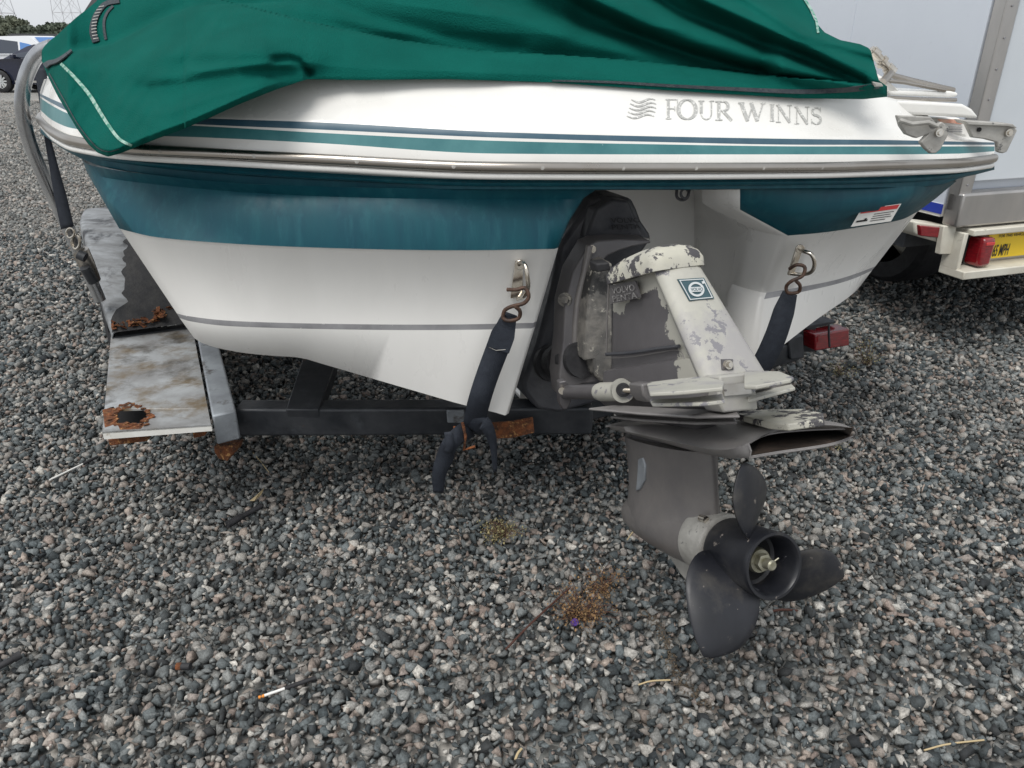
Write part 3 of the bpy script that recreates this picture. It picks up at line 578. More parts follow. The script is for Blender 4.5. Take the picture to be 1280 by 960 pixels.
# key profile points
aT, uT = au(DS(817, 328, -.06)); aB, uB = au(DS(878, 473, -.075)); aF, uF = au(DS(757, 476, -.09)); aFt, uFt = au(DS(762, 345, -.075))
print('house', aT, uT, aB, uB, aF, uF, aFt, uFt)
def aft(u): return aT + (u - uT) / (uB - uT) * (aB - aT)
def fwd_(u): return aF + (u - uF) / (uFt - uF) * (aFt - aF)
def edge_paint(name, dark, light, edge):
    m = mat(name, dark, .36, .1, var=tuple(c * 1.35 for c in dark), vscale=7, bump=.05, bscale=50); t = m.node_tree; N = t.nodes; L = t.links; b = N['Principled BSDF']
    src = b.inputs['Base Color'].links[0].from_socket; tc = N.new('ShaderNodeTexCoord'); nz = N.new('ShaderNodeTexNoise'); nz.inputs['Scale'].default_value = 17; nz.inputs['Detail'].default_value = 10; nz.inputs['Roughness'].default_value = .62; L.new(tc.outputs['Object'], nz.inputs['Vector'])
    acc = None
    for p, d, wdt in edge:      # worn band: distance from point p along d smaller than wdt, broken up by noise
        off = float(np.dot(p, d)); dt = N.new('ShaderNodeVectorMath'); dt.operation = 'DOT_PRODUCT'; dt.inputs[1].default_value = tuple(map(float, d)); L.new(tc.outputs['Object'], dt.inputs[0])
        a1 = N.new('ShaderNodeMath'); a1.operation = 'MULTIPLY_ADD'; a1.inputs[1].default_value = -1 / wdt; a1.inputs[2].default_value = off / wdt + .55; L.new(dt.outputs['Value'], a1.inputs[0])
        a2 = N.new('ShaderNodeMath'); a2.operation = 'MULTIPLY_ADD'; a2.inputs[1].default_value = 3.2; a2.inputs[2].default_value = -1.6; L.new(nz.outputs[0], a2.inputs[0])
        a3 = N.new('ShaderNodeMath'); a3.operation = 'ADD'; L.new(a1.outputs[0], a3.inputs[0]); L.new(a2.outputs[0], a3.inputs[1]); cur = a3.outputs[0]
        if acc is not None:
            mx = N.new('ShaderNodeMath'); mx.operation = 'MAXIMUM'; L.new(acc, mx.inputs[0]); L.new(cur, mx.inputs[1]); acc = mx.outputs[0]
        else: acc = cur
    mr = N.new('ShaderNodeMapRange'); mr.inputs[1].default_value = .10; mr.inputs[2].default_value = .16; L.new(acc, mr.inputs[0])
    x = N.new('ShaderNodeMix'); x.data_type = 'RGBA'; L.new(mr.outputs[0], x.inputs[0]); L.new(src, x.inputs[6]); x.inputs[7].default_value = (*light, 1); L.new(x.outputs[2], b.inputs['Base Color'])
    return m
_ev = W3(aT, 0, uT) - W3(aB, 0, uB); _ev /= np.linalg.norm(_ev); _fn = np.cross(_ev, SX); _fn = _fn if _fn @ AX < 0 else -_fn
M['houseface'] = edge_paint('worn_housing_paint', (.072, .068, .072), (.36, .35, .31), [(W3(aB, 0, uB) + _fn * .060, _fn + _ev * .16, .045), (W3(aT, 0, uT) - UX * .026, -UX + AX * .25, .040)])
ulev = [uB - .012, uB, uB + .035, uB + .047, uB + .051, uB + .12, uT - .06, uT + .005]
rings = []
for i, u in enumerate(ulev):
    inset = 0 if i < 4 else .024
    hwf = .092 - inset - .012 * (u - uB) / .3; hwa = .070 - inset * .6 - .02 * (u - uB) / .3
    rings.append(rrect(fwd_(u) - .035, aft(u), hwf, hwa, .02, u, tilt=.10 * (1 if i < 5 else .9)))
hs_ = loft(rings)
house = obj('upper_housing', hs_, M['houseface'], drive, smooth=True, angle=32)
# aft cowl strip, chipped primer, sits proud of the housing
cr_ = []
for u in np.linspace(uB - .035, uT + .01, 12):
    t = (u - uB) / (uT - uB); hw = .074 - .018 * t; a1 = aft(u) + .012; tl = .10
    sec = [(a1 - .026, -hw + .001), (a1 - .018, -hw + .002), (a1 - .010, -hw + .006), (a1 - .003, -hw + .014), (a1 + .002, -hw + .027), (a1 + .004, 0), (a1 + .002, hw - .018), (a1 - .004, hw - .006), (a1 - .016, hw + .001), (a1 - .10, hw)]
    cr_.append([W3(a, s, u + tl * a) for a, s in sec])
cowl = obj('cowl', grid(cr_)[:2], M['primer'], drive, smooth=True, angle=50, solid=.008, label='pale primer cowl with paint flaking off')
# top cap
rings = []
for k, (du, ins) in enumerate(((-.006, -.004), (.014, -.004), (.030, .004), (.042, .018), (.050, .04))):
    u = uT + du; rings.append(rrect(aFt + .0 + ins * 2.2, aT + .014 - ins * .9, .088 - ins, .064 - ins * .8, .03, u, tilt=.07))
cap = obj('top_cap', loft(rings), M['primer2'], drive, smooth=True, angle=50)
# emblem on the cowl
def cowl_pt(px, py, off):
    t = 0.
    c = DA(px, py, 0)
    for _ in range(8):
        a, u = au(c); c = DA(px, py, aft(u - .10 * a) + .016 + off)
    return c
em = [(847, 349), (880, 347), (893, 373), (862, 376)]
bd = obj('emblem', slab_g([cowl_pt(x, y, .002) for x, y in em], -AX * .003), M['badge'], cowl)
fr = lambda k: [tuple(np.array(p) * k + np.array([870.5, 361.5]) * (1 - k)) for p in em]
def ringpoly(po, pi_, off):
    vs = [cowl_pt(x, y, off) for x, y in po + pi_]; n = len(po); return vs, [(i, (i+1) % n, n + (i+1) % n, n + i) for i in range(n)]
obj('emblem_border', ringpoly(fr(.92), fr(.84), .0032), M['silver'], bd, fix=False)
cen = (870.5, 361.5); circ = lambda r: [(cen[0] + r * math.cos(a) + .12 * r * math.sin(a), cen[1] + r * .92 * math.sin(a)) for a in np.linspace(0, 2 * math.pi, 33)[:-1]]
obj('emblem_ring', merge([ringpoly(circ(10), circ(7.2), .0034), slab_g([cowl_pt(x, y, .0038) for x, y in ((862, 359), (879, 358.3), (880, 364.3), (863, 365))], -AX * .001), slab_g([cowl_pt(x, y, .0037) for x, y in ((877, 352), (880, 351), (881, 354), (878.5, 355))], -AX * .001)]), M['silver'], bd, fix=False)
def text_mesh(s, fn, w_, h_, mt, parent, name, lift=0):
    cu = bpy.data.curves.new(name, 'FONT'); cu.body = s; cu.align_x = 'CENTER'; cu.align_y = 'CENTER'; cu.offset = .015; ob = bpy.data.objects.new(name, cu); COL.objects.link(ob)
    dg = bpy.context.evaluated_depsgraph_get(); me = bpy.data.meshes.new_from_object(ob.evaluated_get(dg)); bpy.data.objects.remove(ob)
    co = np.array([v.co[:] for v in me.vertices]); mn = co.min(0); mx = co.max(0)
    for v in me.vertices:
        v.co = fn((v.co.x - mn[0]) / (mx[0] - mn[0]), (v.co.y - mn[1]) / (mx[1] - mn[1]))
    return link(name, me, mt, parent)
def quadmap(q, f):   # q: tl,tr,br,bl in px
    q = [np.array(p, float) for p in q]
    return lambda u, v: Vector(f(*(((q[3] + (q[2] - q[3]) * u) * (1 - v) + (q[0] + (q[1] - q[0]) * u) * v))))
text_mesh('VOLVO', quadmap([(863.3, 359.8), (878.5, 359.2), (879, 363.2), (864, 363.8)], lambda x, y: cowl_pt(x, y, .0044)), 1, 1, M['badge'], bd, 'emblem_lettering')
c = cowl_pt(910, 456, .006); 
rc = obj('drain_recess', slab_g([cowl_pt(x, y, .002) for x, y in ((902, 449), (916, 449), (917, 462), (903, 462))], -AX * .004), M['drivedark'], cowl)
obj('bolt', merge([disc_g(c, AX, .0095, .008, 18), disc_g(c + AX * .006, AX, .0055, .006, 6)]), M['chrome'], cowl, smooth=True, angle=30)
# raised lettering on the port face of the housing
def side_pt(px, py, off):
    c = DS(px, py, -.08)
    for _ in range(6):
        a, u = au(c); u0 = u - .09 * a; L_ = fwd_(u0); R__ = aft(u0); t = (a - L_) / max(R__ - L_, .01)
        hwf = .082 - .012 * (u0 - uB) / .3; hwa = .064 - .02 * (u0 - uB) / .3
        c = DS(px, py, -(hwf + (hwa - hwf) * t) - off)
    return c
obj('ledge_highlight', tube_g(catmull([side_pt(757, 448, -.001), side_pt(790, 446, -.001), side_pt(822, 441, -.001), side_pt(848, 438, -.001), side_pt(857, 452, .001), side_pt(864, 470, .001)], 30), .0009, 6), M['drive'], house, smooth=True)  # thin lighter line standing in for the highlight along the ledge
obj('ledge_shadow', tube_g(catmull([side_pt(758, 443, -.0005), side_pt(790, 441, -.0005), side_pt(822, 436, -.0005), side_pt(849, 433, -.0005)], 30), .0045, 8), M['shield'], house, smooth=True)  # dark line standing in for the shadow above the ledge
obj('edge_highlight_rib', tube_g([side_pt(761, 352, 0), side_pt(759, 400, 0), side_pt(758, 440, 0)], .0022, 8), M['drive'], house, smooth=True)  # raised lighter line added as a highlight on the flat forward edge
lp = obj('lettering_pad', slab_g([side_pt(x, y, .006) for x, y in ((762, 357), (794, 351), (800, 372), (763, 380))], SX * .004), M['drivedark'], house)
text_mesh('VOLVO', quadmap([(764, 360), (792, 355), (794, 363), (765, 368)], lambda x, y: side_pt(x, y, .0095)), 1, 1, M['letterraised'], lp, 'raised_lettering')
text_mesh('PENTA', quadmap([(765, 370), (795, 365), (797, 372.5), (766, 377.5)], lambda x, y: side_pt(x, y, .0095)), 1, 1, M['letterraised'], lp, 'raised_lettering')

# transom shield behind the drive
def YP(l, Y): return [P(x, y, Y) for x, y in l]
outer = [(741, 252), (762, 246), (790, 247.5), (797, 262), (802, 276), (813, 292), (815, 300), (800, 320), (760, 500), (700, 516), (672, 512), (655, 490), (654, 478), (672, 430), (690, 360), (700, 306), (715, 285)]
ysh = lambda x, y: 2.20 if y < 310 else 2.20 - .0004 * (y - 310)
sh = obj('transom_shield', slab_g([P(x, y, ysh(x, y)) for x, y in outer], FW * .26), M['shield'], drive, bevel=.012, seg=3)
obj('shield_crown', slab_g(YP([(745, 262), (766, 250), (787, 251), (795, 275), (806, 297), (768, 300), (744, 301), (732, 300), (738, 280)], 2.16), FW * .08), M['shield'], sh, bevel=.008, seg=3)
obj('shield_seam', tube_g([P(736, 302, 2.15), P(750, 299.5, 2.145), P(780, 298, 2.14), P(812, 299, 2.15)], .0035, 6), M['casting'], sh)
text_mesh('VOLVO', quadmap([(763, 272.5), (799, 272), (800.5, 278), (764.5, 279)], lambda x, y: P(x, y, 2.152)), 1, 1, M['inkdark'], sh, 'shield_lettering')
text_mesh('PENTA', quadmap([(764, 281), (800, 280), (801.5, 286), (765.5, 287)], lambda x, y: P(x, y, 2.152)), 1, 1, M['inkdark'], sh, 'shield_lettering')
0 and obj('shield_plate', slab_g(YP([(762, 271), (801, 270.5), (803, 287), (764, 288.5)], 2.156), FW * .01), M['shield'], sh)
# rubber bellows in the dark gap
bl = [P(700, 395, 2.25) + FW * .02 * k for k in range(2)]
g = []
for i, t in enumerate(np.linspace(0, 1, 8)):
    c = P(676 + 50 * t, 455 - 6 * t, 2.22 - .28 * t); g.append(disc_g(c, AX, .052 if i % 2 else .060, .022, 20))
obj('exhaust_bellows', merge(g), M['rubber'], drive, smooth=True, angle=50)
# fork / gimbal housing
fork = [(736, 306), (748, 301), (775, 299), (812, 300), (815, 304), (790, 309), (776, 313), (760, 320), (748, 332), (742, 345), (737, 380), (734, 440), (738, 452), (752, 462), (760, 472), (756, 478), (730, 480), (716, 484), (702, 498), (699, 470), (704, 425), (706, 380), (716, 340)]
fk = obj('swivel_fork', slab_g([P(x, y, 2.03 - .0006 * (y - 300)) for x, y in fork], FW * .07), M['drivedark'], drive, bevel=.007, seg=3)
obj('fork_rib', tube_g(bend([P(737, 307, 2.01), P(731, 340, 2.0), P(722, 380, 1.98), P(719, 430, 1.955), P(723, 450, 1.95)], 20), [.010] * 20, 10), M['drive'], fk, smooth=True)
obj('bolt', merge([disc_g(P(740, 311.5, 2.015), (0, -1, .2), .011, .01, 20), disc_g(P(740, 311.5, 2.008), (0, -1, .2), .0065, .01, 6)]), M['chrome'], fk, smooth=True, angle=30)
obj('pivot_boss', merge([disc_g(P(707, 374, 1.995), (-.4, -1, .1), .020, .02, 20), disc_g(P(707, 374, 1.985), (-.4, -1, .1), .010, .02, 12)]), M['mottle'], fk, smooth=True, angle=35)
obj('bell_housing', slab_g([P(x, y, 1.97 - .0006 * (y - 320)) for x, y in [(744, 335), (760, 326), (766, 330), (766, 480), (752, 478), (744, 470), (742, 450), (730, 452), (733, 400), (738, 360)]], FW * .1), M['mottle'], drive, bevel=.006, seg=2)
obj('bell_cover', slab_g([P(x, y, 1.93) for x, y in [(738, 404), (748, 402), (751, 415), (758, 412), (760, 424), (740, 426)]], FW * .04), M['drivedark'], drive, bevel=.004)
obj('bell_latch', slab_g([P(x, y, 1.90) for x, y in [(745, 330), (762, 328), (764, 338), (746, 341)]], FW * .04), M['rubber'], drive, bevel=.004)
# steering / trim cylinder
c0, c1 = P(707, 490, 1.80), P(776, 489.5, 1.60)
cyl = obj('trim_cylinder', tube_g([c0, c0 * .5 + c1 * .5, c1], .0195, 20), M['drivedark'], drive, smooth=True, angle=40)
cd = (c1 - c0) / np.linalg.norm(c1 - c0)
obj('cylinder_end', merge([tube_g([c0 + cd * .155, c0 + cd * .17, c1 - cd * .01, c1 + cd * .012], [.0205, .0235, .0235, .021], 20), disc_g(P(778, 488, 1.575), (0, -1, .25), .0265, .03, 22)]), M['primer'], cyl, smooth=True, angle=40)
obj('end_bushing', merge([disc_g(P(779, 487.5, 1.557), (0, -1, .25), .0165, .008, 20), disc_g(P(779, 487.5, 1.553), (0, -1, .25), .010, .008, 16)]), M['rubber'], cyl, smooth=True, angle=40)
obj('cylinder_rod', tube_g([P(779, 487.5, 1.555), P(812, 489, 1.53)], .0068, 12), M['chrome'], cyl, smooth=True)
obj('rod_nut', merge([disc_g(P(811, 489, 1.525), (1, -.3, 0), .013, .016, 12), disc_g(P(808, 489, 1.52), (0, -1, .2), .011, .018, 12)]), M['casting'], cyl, smooth=True, angle=30)
obj('cylinder_bracket', slab_g(Lp([(699, 478), (708, 476), (714, 484), (714, 503), (709, 512), (704, 512), (700, 504)], 1.79), FW * .02), M['drivedark'], cyl, bevel=.003)
obj('bolt', merge([disc_g(P(703, 488, 1.785), (-.2, -1, .2), .010, .012, 14)]), M['chrome'], cyl, smooth=True, angle=30)

# intermediate housing with side fins, plates
uM0 = .30; 
rings = []
for u, hw, a0, a1 in ((.24, .028, -.45, -.18), (.285, .034, -.47, -.14), (.315, .045, -.50, -.09), (.345, .060, -.53, -.05), (.385, .082, -.57, -.01)):
    rings.append(rrect(a0, a1, hw, hw * .85, .025, u, tilt=.08))
mid = obj('mid_housing', loft(rings), M['drivedark'], drive, smooth=True, angle=40)
def plate(name, pts_px, u, th, m, parent, tilt=0., bev=.003, label=None):
    top_ = [DU(x, y, u) for x, y in pts_px]
    return obj(name, slab_g(top_, -UX * th), m, parent, bevel=bev, seg=2, label=label)
# fins (two stacked shelves on either side of the aft block)
def fin(u, pts): return slab_g([DU(x, y, u) for x, y in pts], -UX * .007)
obj('side_fin', fin(.402, [(808, 478), (840, 474), (880, 470), (905, 476), (903, 484), (850, 489), (812, 491)]), M['primer'], mid, bevel=.002, label='upper left cast fin in chipped primer')
obj('side_fin', fin(.378, [(812, 499), (860, 497), (903, 492), (906, 500), (880, 503), (815, 504)]), M['primer'], mid, bevel=.002, label='lower left cast fin in chipped primer')
obj('side_fin', fin(.39, [(930, 463), (975, 464), (992, 471), (988, 474), (945, 482), (930, 482)]), M['primer'], mid, bevel=.002, label='upper right cast fin in chipped primer')
obj('side_fin', fin(.345, [(935, 488), (990, 480), (994, 484), (945, 497), (935, 500)]), M['primer'], mid, bevel=.002, label='lower right cast fin in chipped primer')
obj('fin_block', slab_g([DA(x, y, .0) for x, y in [(900, 470), (938, 466), (944, 478), (948, 512), (905, 516), (897, 500)]], -AX * .06), M['primer'], mid, bevel=.004)
obj('fin_block', slab_g([DA(x, y, -.03) for x, y in [(802, 480), (815, 478), (900, 484), (900, 504), (812, 503), (804, 494)]], -AX * .05), M['drive'], mid, bevel=.004)
obj('fin_block', slab_g([DA(x, y, -.03) for x, y in [(938, 474), (985, 470), (988, 480), (944, 496)]], -AX * .04), M['drive'], mid, bevel=.004)
npl = obj('name_plate', slab_g([DA(x, y, .006) for x, y in [(904, 481), (937, 478), (940, 492), (906, 495)]], -AX * .004), M['alu'], mid)
[obj('rivet', disc_g(DA(x, y, .008), AX, .0022, .003, 8), M['drive'], npl) for x, y in ((907, 488), (937, 485))]
# splash plates under the housing
plate('splash_plate', [(735, 510), (770, 506), (860, 511), (920, 512), (925, 519), (870, 520), (800, 516)], .318, .006, M['foil'], drive)
plate('splash_plate', [(762, 520), (800, 517), (870, 519), (918, 520), (921, 527), (870, 528), (800, 524)], .295, .006, M['foil'], drive)
# hydrofoil: broad anti-ventilation plate ending in a hollow exhaust mouth
def rowU(pts, u): return catmull([DU(x, y, u) for x, y in pts], 40)
fA = rowU([(757, 532), (800, 522), (860, 516), (930, 517), (1000, 522), (1045, 528), (1066, 535)], .266)
fB = rowU([(760, 533), (825, 534), (880, 536), (935, 536), (985, 533), (1035, 531.5), (1067, 535)], .266)
fC = rowU([(762, 534.5), (832, 550), (895, 562), (928, 557), (960, 543), (1010, 537.5), (1068, 535.5)], .254)
fD = rowU([(762, 536), (832, 554.5), (893, 570), (927, 573), (975, 566), (1035, 557), (1067, 547)], .225)
fE = rowU([(764, 534), (830, 538), (885, 541), (935, 541), (990, 538), (1040, 539), (1063, 543)], .228)
mid_ = [(a + b) / 2 + AX * .006 for a, b in zip(fC, fD)]
vs, fs, _ = grid([fE, fA, fB, fC, mid_, fD, fE])
fs = [f for f in fs if not (f[0] // 40 in (3, 4) and f[0] % 40 >= 21)]
foilshell = obj('anti_ventilation_plate', (vs, fs), [M['foil'], M['dirt']], drive, fix=False, smooth=True, angle=55, label='broad grey plate above the propeller')
pn = [p for p in foilshell.data.polygons if p.index in range(39, 78)]
if sum(p.normal.dot(Vector(UX)) for p in pn) < 0: foilshell.data.flip_normals()
md = foilshell.modifiers.new('t', 'SOLIDIFY'); md.thickness = .004; md.offset = -1; md.material_offset = 1
rimp = fC[21:] + [mid_[-1]] + fD[:20:-1]
obj('mouth_rim', tube_g(rimp + [mid_[21], rimp[0]], .0022, 8), M['foil'], foilshell, smooth=True, label='worn bare lip of the hollow plate')
plate('trim_block', [(918, 517), (942, 512), (1005, 511), (1029, 516), (1030, 524), (985, 530), (960, 528)], .285, .014, M['primer2'], drive, label='pale crusted primer block on top of the plate')
for bx, by in ((770, 519), (810, 524)):
    c = DU(bx, by, .245); obj('plate_bolt', disc_g(c, UX, .0055, .018, 8), M['casting'], drive, smooth=True, angle=30)

# leg and gearcase
def leaf_ring(a0, a1, hw, u, n=28, tilt=0, blunt=.35):
    out = []
    for i in range(n):
        th = 2 * math.pi * i / n; x = math.cos(th); y = math.sin(th); a = (a0 + a1) / 2 + (a1 - a0) / 2 * x
        prof = (1 - abs(x) ** 2.2) ** .5 if x < 0 else (1 - abs(x) ** 3) ** .6
        s = hw * prof * (1 if y >= 0 else -1); out.append(W3(a, s, u + tilt * (a - a1)))
    return out
rings = []
for u, a0, a1, hw in ((.215, -.50, -.135, .048), (.17, -.505, -.14, .042), (.12, -.51, -.145, .040), (.08, -.515, -.15, .044), (.045, -.52, -.155, .055), (.02, -.52, -.15, .064), (0, -.515, -.14, .068), (-.025, -.50, -.14, .063), (-.045, -.47, -.15, .050), (-.062, -.42, -.16, .030), (-.07, -.38, -.18, .012)):
    rings.append(leaf_ring(a0, a1, hw, u))
leg = obj('drive_leg', loft(rings), M['drive'], drive, smooth=True, angle=60)
def revolve(prof, n=40, a_off=0., cap=True):   # prof: (a, r)
    vs = []; fs = []
    for a, r in prof:
        for j in range(n):
            th = 2 * math.pi * j / n; vs.append(W3(a + a_off, r * math.cos(th), r * math.sin(th)))
    for i in range(len(prof) - 1):
        for j in range(n): fs.append((i*n+j, i*n+(j+1) % n, (i+1)*n+(j+1) % n, (i+1)*n+j))
    if cap: fs.append(tuple(range(n))); fs.append(tuple((len(prof)-1)*n + j for j in range(n)))
    return vs, fs
obj('gearcase', revolve([(-.56, .006), (-.55, .022), (-.52, .040), (-.46, .055), (-.38, .064), (-.28, .068), (-.17, .068), (-.165, .06)]), M['drive'], drive, smooth=True, angle=50)
obj('gearcase_collar', revolve([(-.215, .0690), (-.21, .071), (-.15, .072), (-.135, .0715), (-.132, .064)]), M['casting'], drive, smooth=True, angle=40, label='collar worn to pale bare metal beside the propeller')
obj('skeg', slab_g([W3(-.42, 0, -.05), W3(-.20, 0, -.05), W3(-.17, 0, -.15), W3(-.22, 0, -.17), W3(-.33, 0, -.12)], SX * .012), M['casting'], drive, bevel=.004)
obj('bolt', disc_g(W3(-.155, -.035, .068), AX, .008, .02, 12), M['chrome'], drive, smooth=True, angle=30)
obj('leg_patch', slab_g([DS(x, y, -.0455) for x, y in ((797, 574), (803, 572), (806, 582), (805, 600), (799, 612), (794, 614), (796, 595))], SX * .01), M['galv'], drive, bevel=.003)
# propeller
prop = bpy.data.objects.new('propeller', None); COL.objects.link(prop); prop.parent = boat; prop.location = Vector(HC) - boat.location
prop['label'] = 'scuffed black three-bladed propeller'
hubg = revolve([(-.128, .064), (-.12, .068), (-.03, .0675), (.006, .069), (.014, .070), (.019, .0685), (.019, .063), (.012, .0575), (-.045, .055), (-.05, .048)], 48, cap=False)
bm_f = revolve([(-.05, .046), (-.052, .0)], 48, cap=False)
hub = obj('hub', merge([hubg]), M['prop'], prop, fix=True, smooth=True, angle=40)
obj('hub_floor', revolve([(-.05, .0555), (-.048, .026), (-.048, .001)], 40, cap=False), M['blackhole'], prop, smooth=True)
obj('propeller_nut', merge([revolve([(-.05, .026), (-.03, .0265), (-.022, .024), (-.022, .0185)], 28), revolve([(-.022, .018), (-.008, .0185), (-.006, .013)], 6), revolve([(-.01, .0115), (.012, .011), (.015, .008)], 18), tube_g([W3(.004, .014, .004), W3(.006, .022, .008), W3(.0, .024, .004), W3(.0, .014, 0)], .0015, 6)]), M['nut'], prop, smooth=True, angle=35)
def blade(ang, rmax, wmax, pitch, rake, sweep, name_lab=None, tip=.55, dn=.2035):
    nr, nc = 16, 12; rows = []
    th0 = rad(ang); e_r = np.array([0, math.cos(th0), math.sin(th0)]); e_t = np.array([0, -math.sin(th0), math.cos(th0)]); e_a = np.array([1., 0, 0])
    for i in range(nr + 1):
        t = i / nr; r = .050 + (rmax - .050) * t
        wd = wmax * (0.42 + .58 * math.sin(math.pi * min(t * .9 + .12, 1.) ** 1.0) ** .8) * math.sqrt(max(1 - max(t - tip, 0) ** 2 / dn, .0004))
        ph = math.atan(pitch / (2 * math.pi * max(r, .05)))
        row = []
        for j in range(nc + 1):
            s = (j / nc - .5) * wd + sweep * t * t; th = .0045 * (1 - (2 * j / nc - 1) ** 2) * (1 - .6 * t)
            camb = .10 * wd * (1 - (2 * j / nc - 1) ** 2)
            # chord direction mixes tangent and axis; blade sweeps round the hub
            q = e_r * math.sqrt(max(r * r - (s * math.cos(ph)) ** 2 * .55, 1e-4)) + e_t * s * math.cos(ph) + e_a * (s * math.sin(ph) + rake * t + camb - .055)
            row.append(W3(q[0], q[1], q[2]))
        rows.append(row)
    o = obj('blade', grid(rows)[:2], M['prop'], prop, fix=True, smooth=True, angle=80, solid=.0042, label=name_lab)
    md = o.modifiers.new('bv', 'BEVEL'); md.width = .0012; md.segments = 1
    return o
blade(86, .212, .150, .42, .03, .045, 'upper propeller blade')
blade(-34, .212, .150, .42, .03, .045, 'right propeller blade')
blade(206, .222, .175, .42, .03, .060, 'lower left propeller blade with a scuffed root')

# ------------------------------------------------------------------ BOAT COVER
bxs = [52, 60, 72, 85, 97, 110, 122, 135, 150, 165, 195, 230, 265, 300, 345, 372, 385, 450, 560, 690, 800, 900, 1000, 1080, 1109]
bys = [76, 96, 120, 142, 162, 180, 191, 196, 192, 186, 174, 161, 146, 130, 112, 103, 99, 100, 99, 103, 110.5, 117, 123, 124, 121]
txs = [52, 55, 62, 70, 84, 95, 108, 120, 128, 134, 150, 180, 200, 940, 985, 1000, 1008, 1018, 1030, 1050, 1075, 1088, 1098, 1109]
tys = [64, 58, 51, 45, 32, 22, 12, 2, -8, -30, -90, -200, -230, -230, -120, -30, 2, 25, 40, 50, 55, 61, 100, 108]
BB = lambda x: float(np.interp(x, bxs, bys)); TT = lambda x: float(np.interp(x, txs, tys))
def step_line(px, py, xs_, ys_):
    return py - float(np.interp(px, xs_, ys_))
def gauss(d, w_): return math.exp(-(d / w_) ** 2)
def sstep(d, w_): return 1 / (1 + math.exp(-max(min(d / w_, 40), -40)))
def ridge(px, py, xs_, ys_, wu, wd, fade=30):
    if px < xs_[0] - fade or px > xs_[-1] + fade: return 0
    k = 1.
    if px < xs_[0]: k = (px - xs_[0] + fade) / fade
    if px > xs_[-1]: k = (xs_[-1] + fade - px) / fade
    d = py - float(np.interp(px, xs_, ys_)); return k * k * (3 - 2 * k) * gauss(d, wu if d < 0 else wd)
def baseY(px):
    yb = BB(px); 
    return float(np.interp(px, [52, 85, 135, 200, 300, 385, 620, 1109], [2.42, 2.10, 1.91, 1.865, 1.88, 1.97, 2.01, 2.22]))
def coverY(px, py):
    yb = BB(px); s = max(yb - py, 0); Y = baseY(px)
    Y += .0022 * min(s, 400) + (0.0006 * max(s - 60, 0))
    if px < 385:   # flap hangs over the quarter: steeper at its lower edge, then lies back
        Y += .0006 * s * min(1, (385 - px) / 60); Y -= .055 * min(1, (385 - px) / 60) * min(1, (px - 48) / 40) * min(1, s / 12 + .35)
    # lower roll
    dl = step_line(px, py, [250, 300, 380, 500, 600, 700, 800, 900, 1000, 1109], [-6, 6, 26, 51, 64, 69, 77, 87, 98, 106])
    amp = float(np.interp(px, [230, 380, 600, 1000, 1109], [.015, .03, .03, .03, .01]))
    if px > 250 and dl < 0: Y += .05 * math.exp(dl / 10) * min(1, (px - 250) / 60) * min(1, (1109 - px) / 60)
    if px > 400 and dl < 0: Y -= .0016 * min(-dl, 45) * min(1, (px - 400) / 100)
    if px > 230: Y -= amp * sstep(dl, 2.2)
    if px > 380 and dl > 0:   # roundness of the roll
        wdt = max(yb - float(np.interp(px, [380, 500, 600, 700, 800, 900, 1000, 1109], [26, 51, 64, 69, 77, 87, 98, 106])), 6)
        v = min(dl / wdt, 1); Y -= .032 * math.sin(math.pi / 2 * min(v * 1.15, 1)) * min(1, (px - 380) / 60)
        Y += .02 * max(v - .75, 0) / .25
    # second layer edge across the flap
    d2 = step_line(px, py, [50, 62, 100, 140, 170, 200, 235, 262, 320, 420], [76, 76, 62, 55, 40, 24, 10, 6, 4, -2])
    if px < 430: Y -= .075 * sstep(d2, 3.0) * (1 if px < 330 else max(0, (430 - px) / 100)) * min(1, (px - 45) / 25)
    if px < 430 and d2 > 0: Y += .035 * math.exp(-d2 / 12) * min(1, (px - 50) / 25) * (1 if px < 330 else max(0, (430 - px) / 100))
    if px < 430 and d2 < 0: Y += .09 * math.exp(d2 / 18) * min(1, (px - 50) / 25) * (1 if px < 330 else max(0, (430 - px) / 100))
    # diagonal folds, upper right
    Y -= .13 * ridge(px, py, [660, 740, 800, 860, 930, 1000, 1090], [-50, -2, 26, 50, 72, 91, 104], 26, 13)
    Y -= .10 * ridge(px, py, [800, 870, 960, 1020, 1090], [-45, -6, 34, 62, 98], 20, 10)
    Y -= .06 * ridge(px, py, [920, 1000, 1040, 1088], [-10, 40, 52, 66], 14, 8)
    Y += .12 * ridge(px, py, [540, 600, 700, 790, 870, 950], [-60, -15, 18, 42, 66, 84], 34, 16)
    Y += .07 * ridge(px, py, [760, 850, 940, 1010, 1080], [-40, 18, 52, 76, 98], 12, 9)
    # upper left big soft folds
    Y -= .035 * ridge(px, py, [300, 420, 560, 700], [-90, -50, -10, 30], 40, 24)
    Y += .020 * ridge(px, py, [380, 460, 560, 640], [-10, 20, 45, 58], 12, 8)
    # flap: crease down the middle, tuck pocket
    Y += .030 * ridge(px, py, [345, 362, 376, 386], [75, 74, 79, 90], 6, 6, 10)
    Y -= .04 * ridge(px, py, [170, 240, 320, 372], [75, 62, 64, 71], 22, 16, 60)
    Y -= .028 * ridge(px, py, [90, 140, 200, 300], [75, 90, 96, 92], 14, 16, 40)
    Y += .012 * ridge(px, py, [225, 240, 262, 275], [90, 60, 30, 20], 14, 14, 20)
    Y -= .045 * math.exp(-((px - 255) / 85) ** 2 - ((py - 62 + .12 * (px - 255)) / 30) ** 2)
    Y -= .030 * math.exp(-((px - 150) / 45) ** 2 - ((py - 118 - .5 * (px - 150)) / 26) ** 2)
    Y += .022 * ridge(px, py, [190, 240, 300, 350], [112, 104, 96, 92], 9, 16, 40)
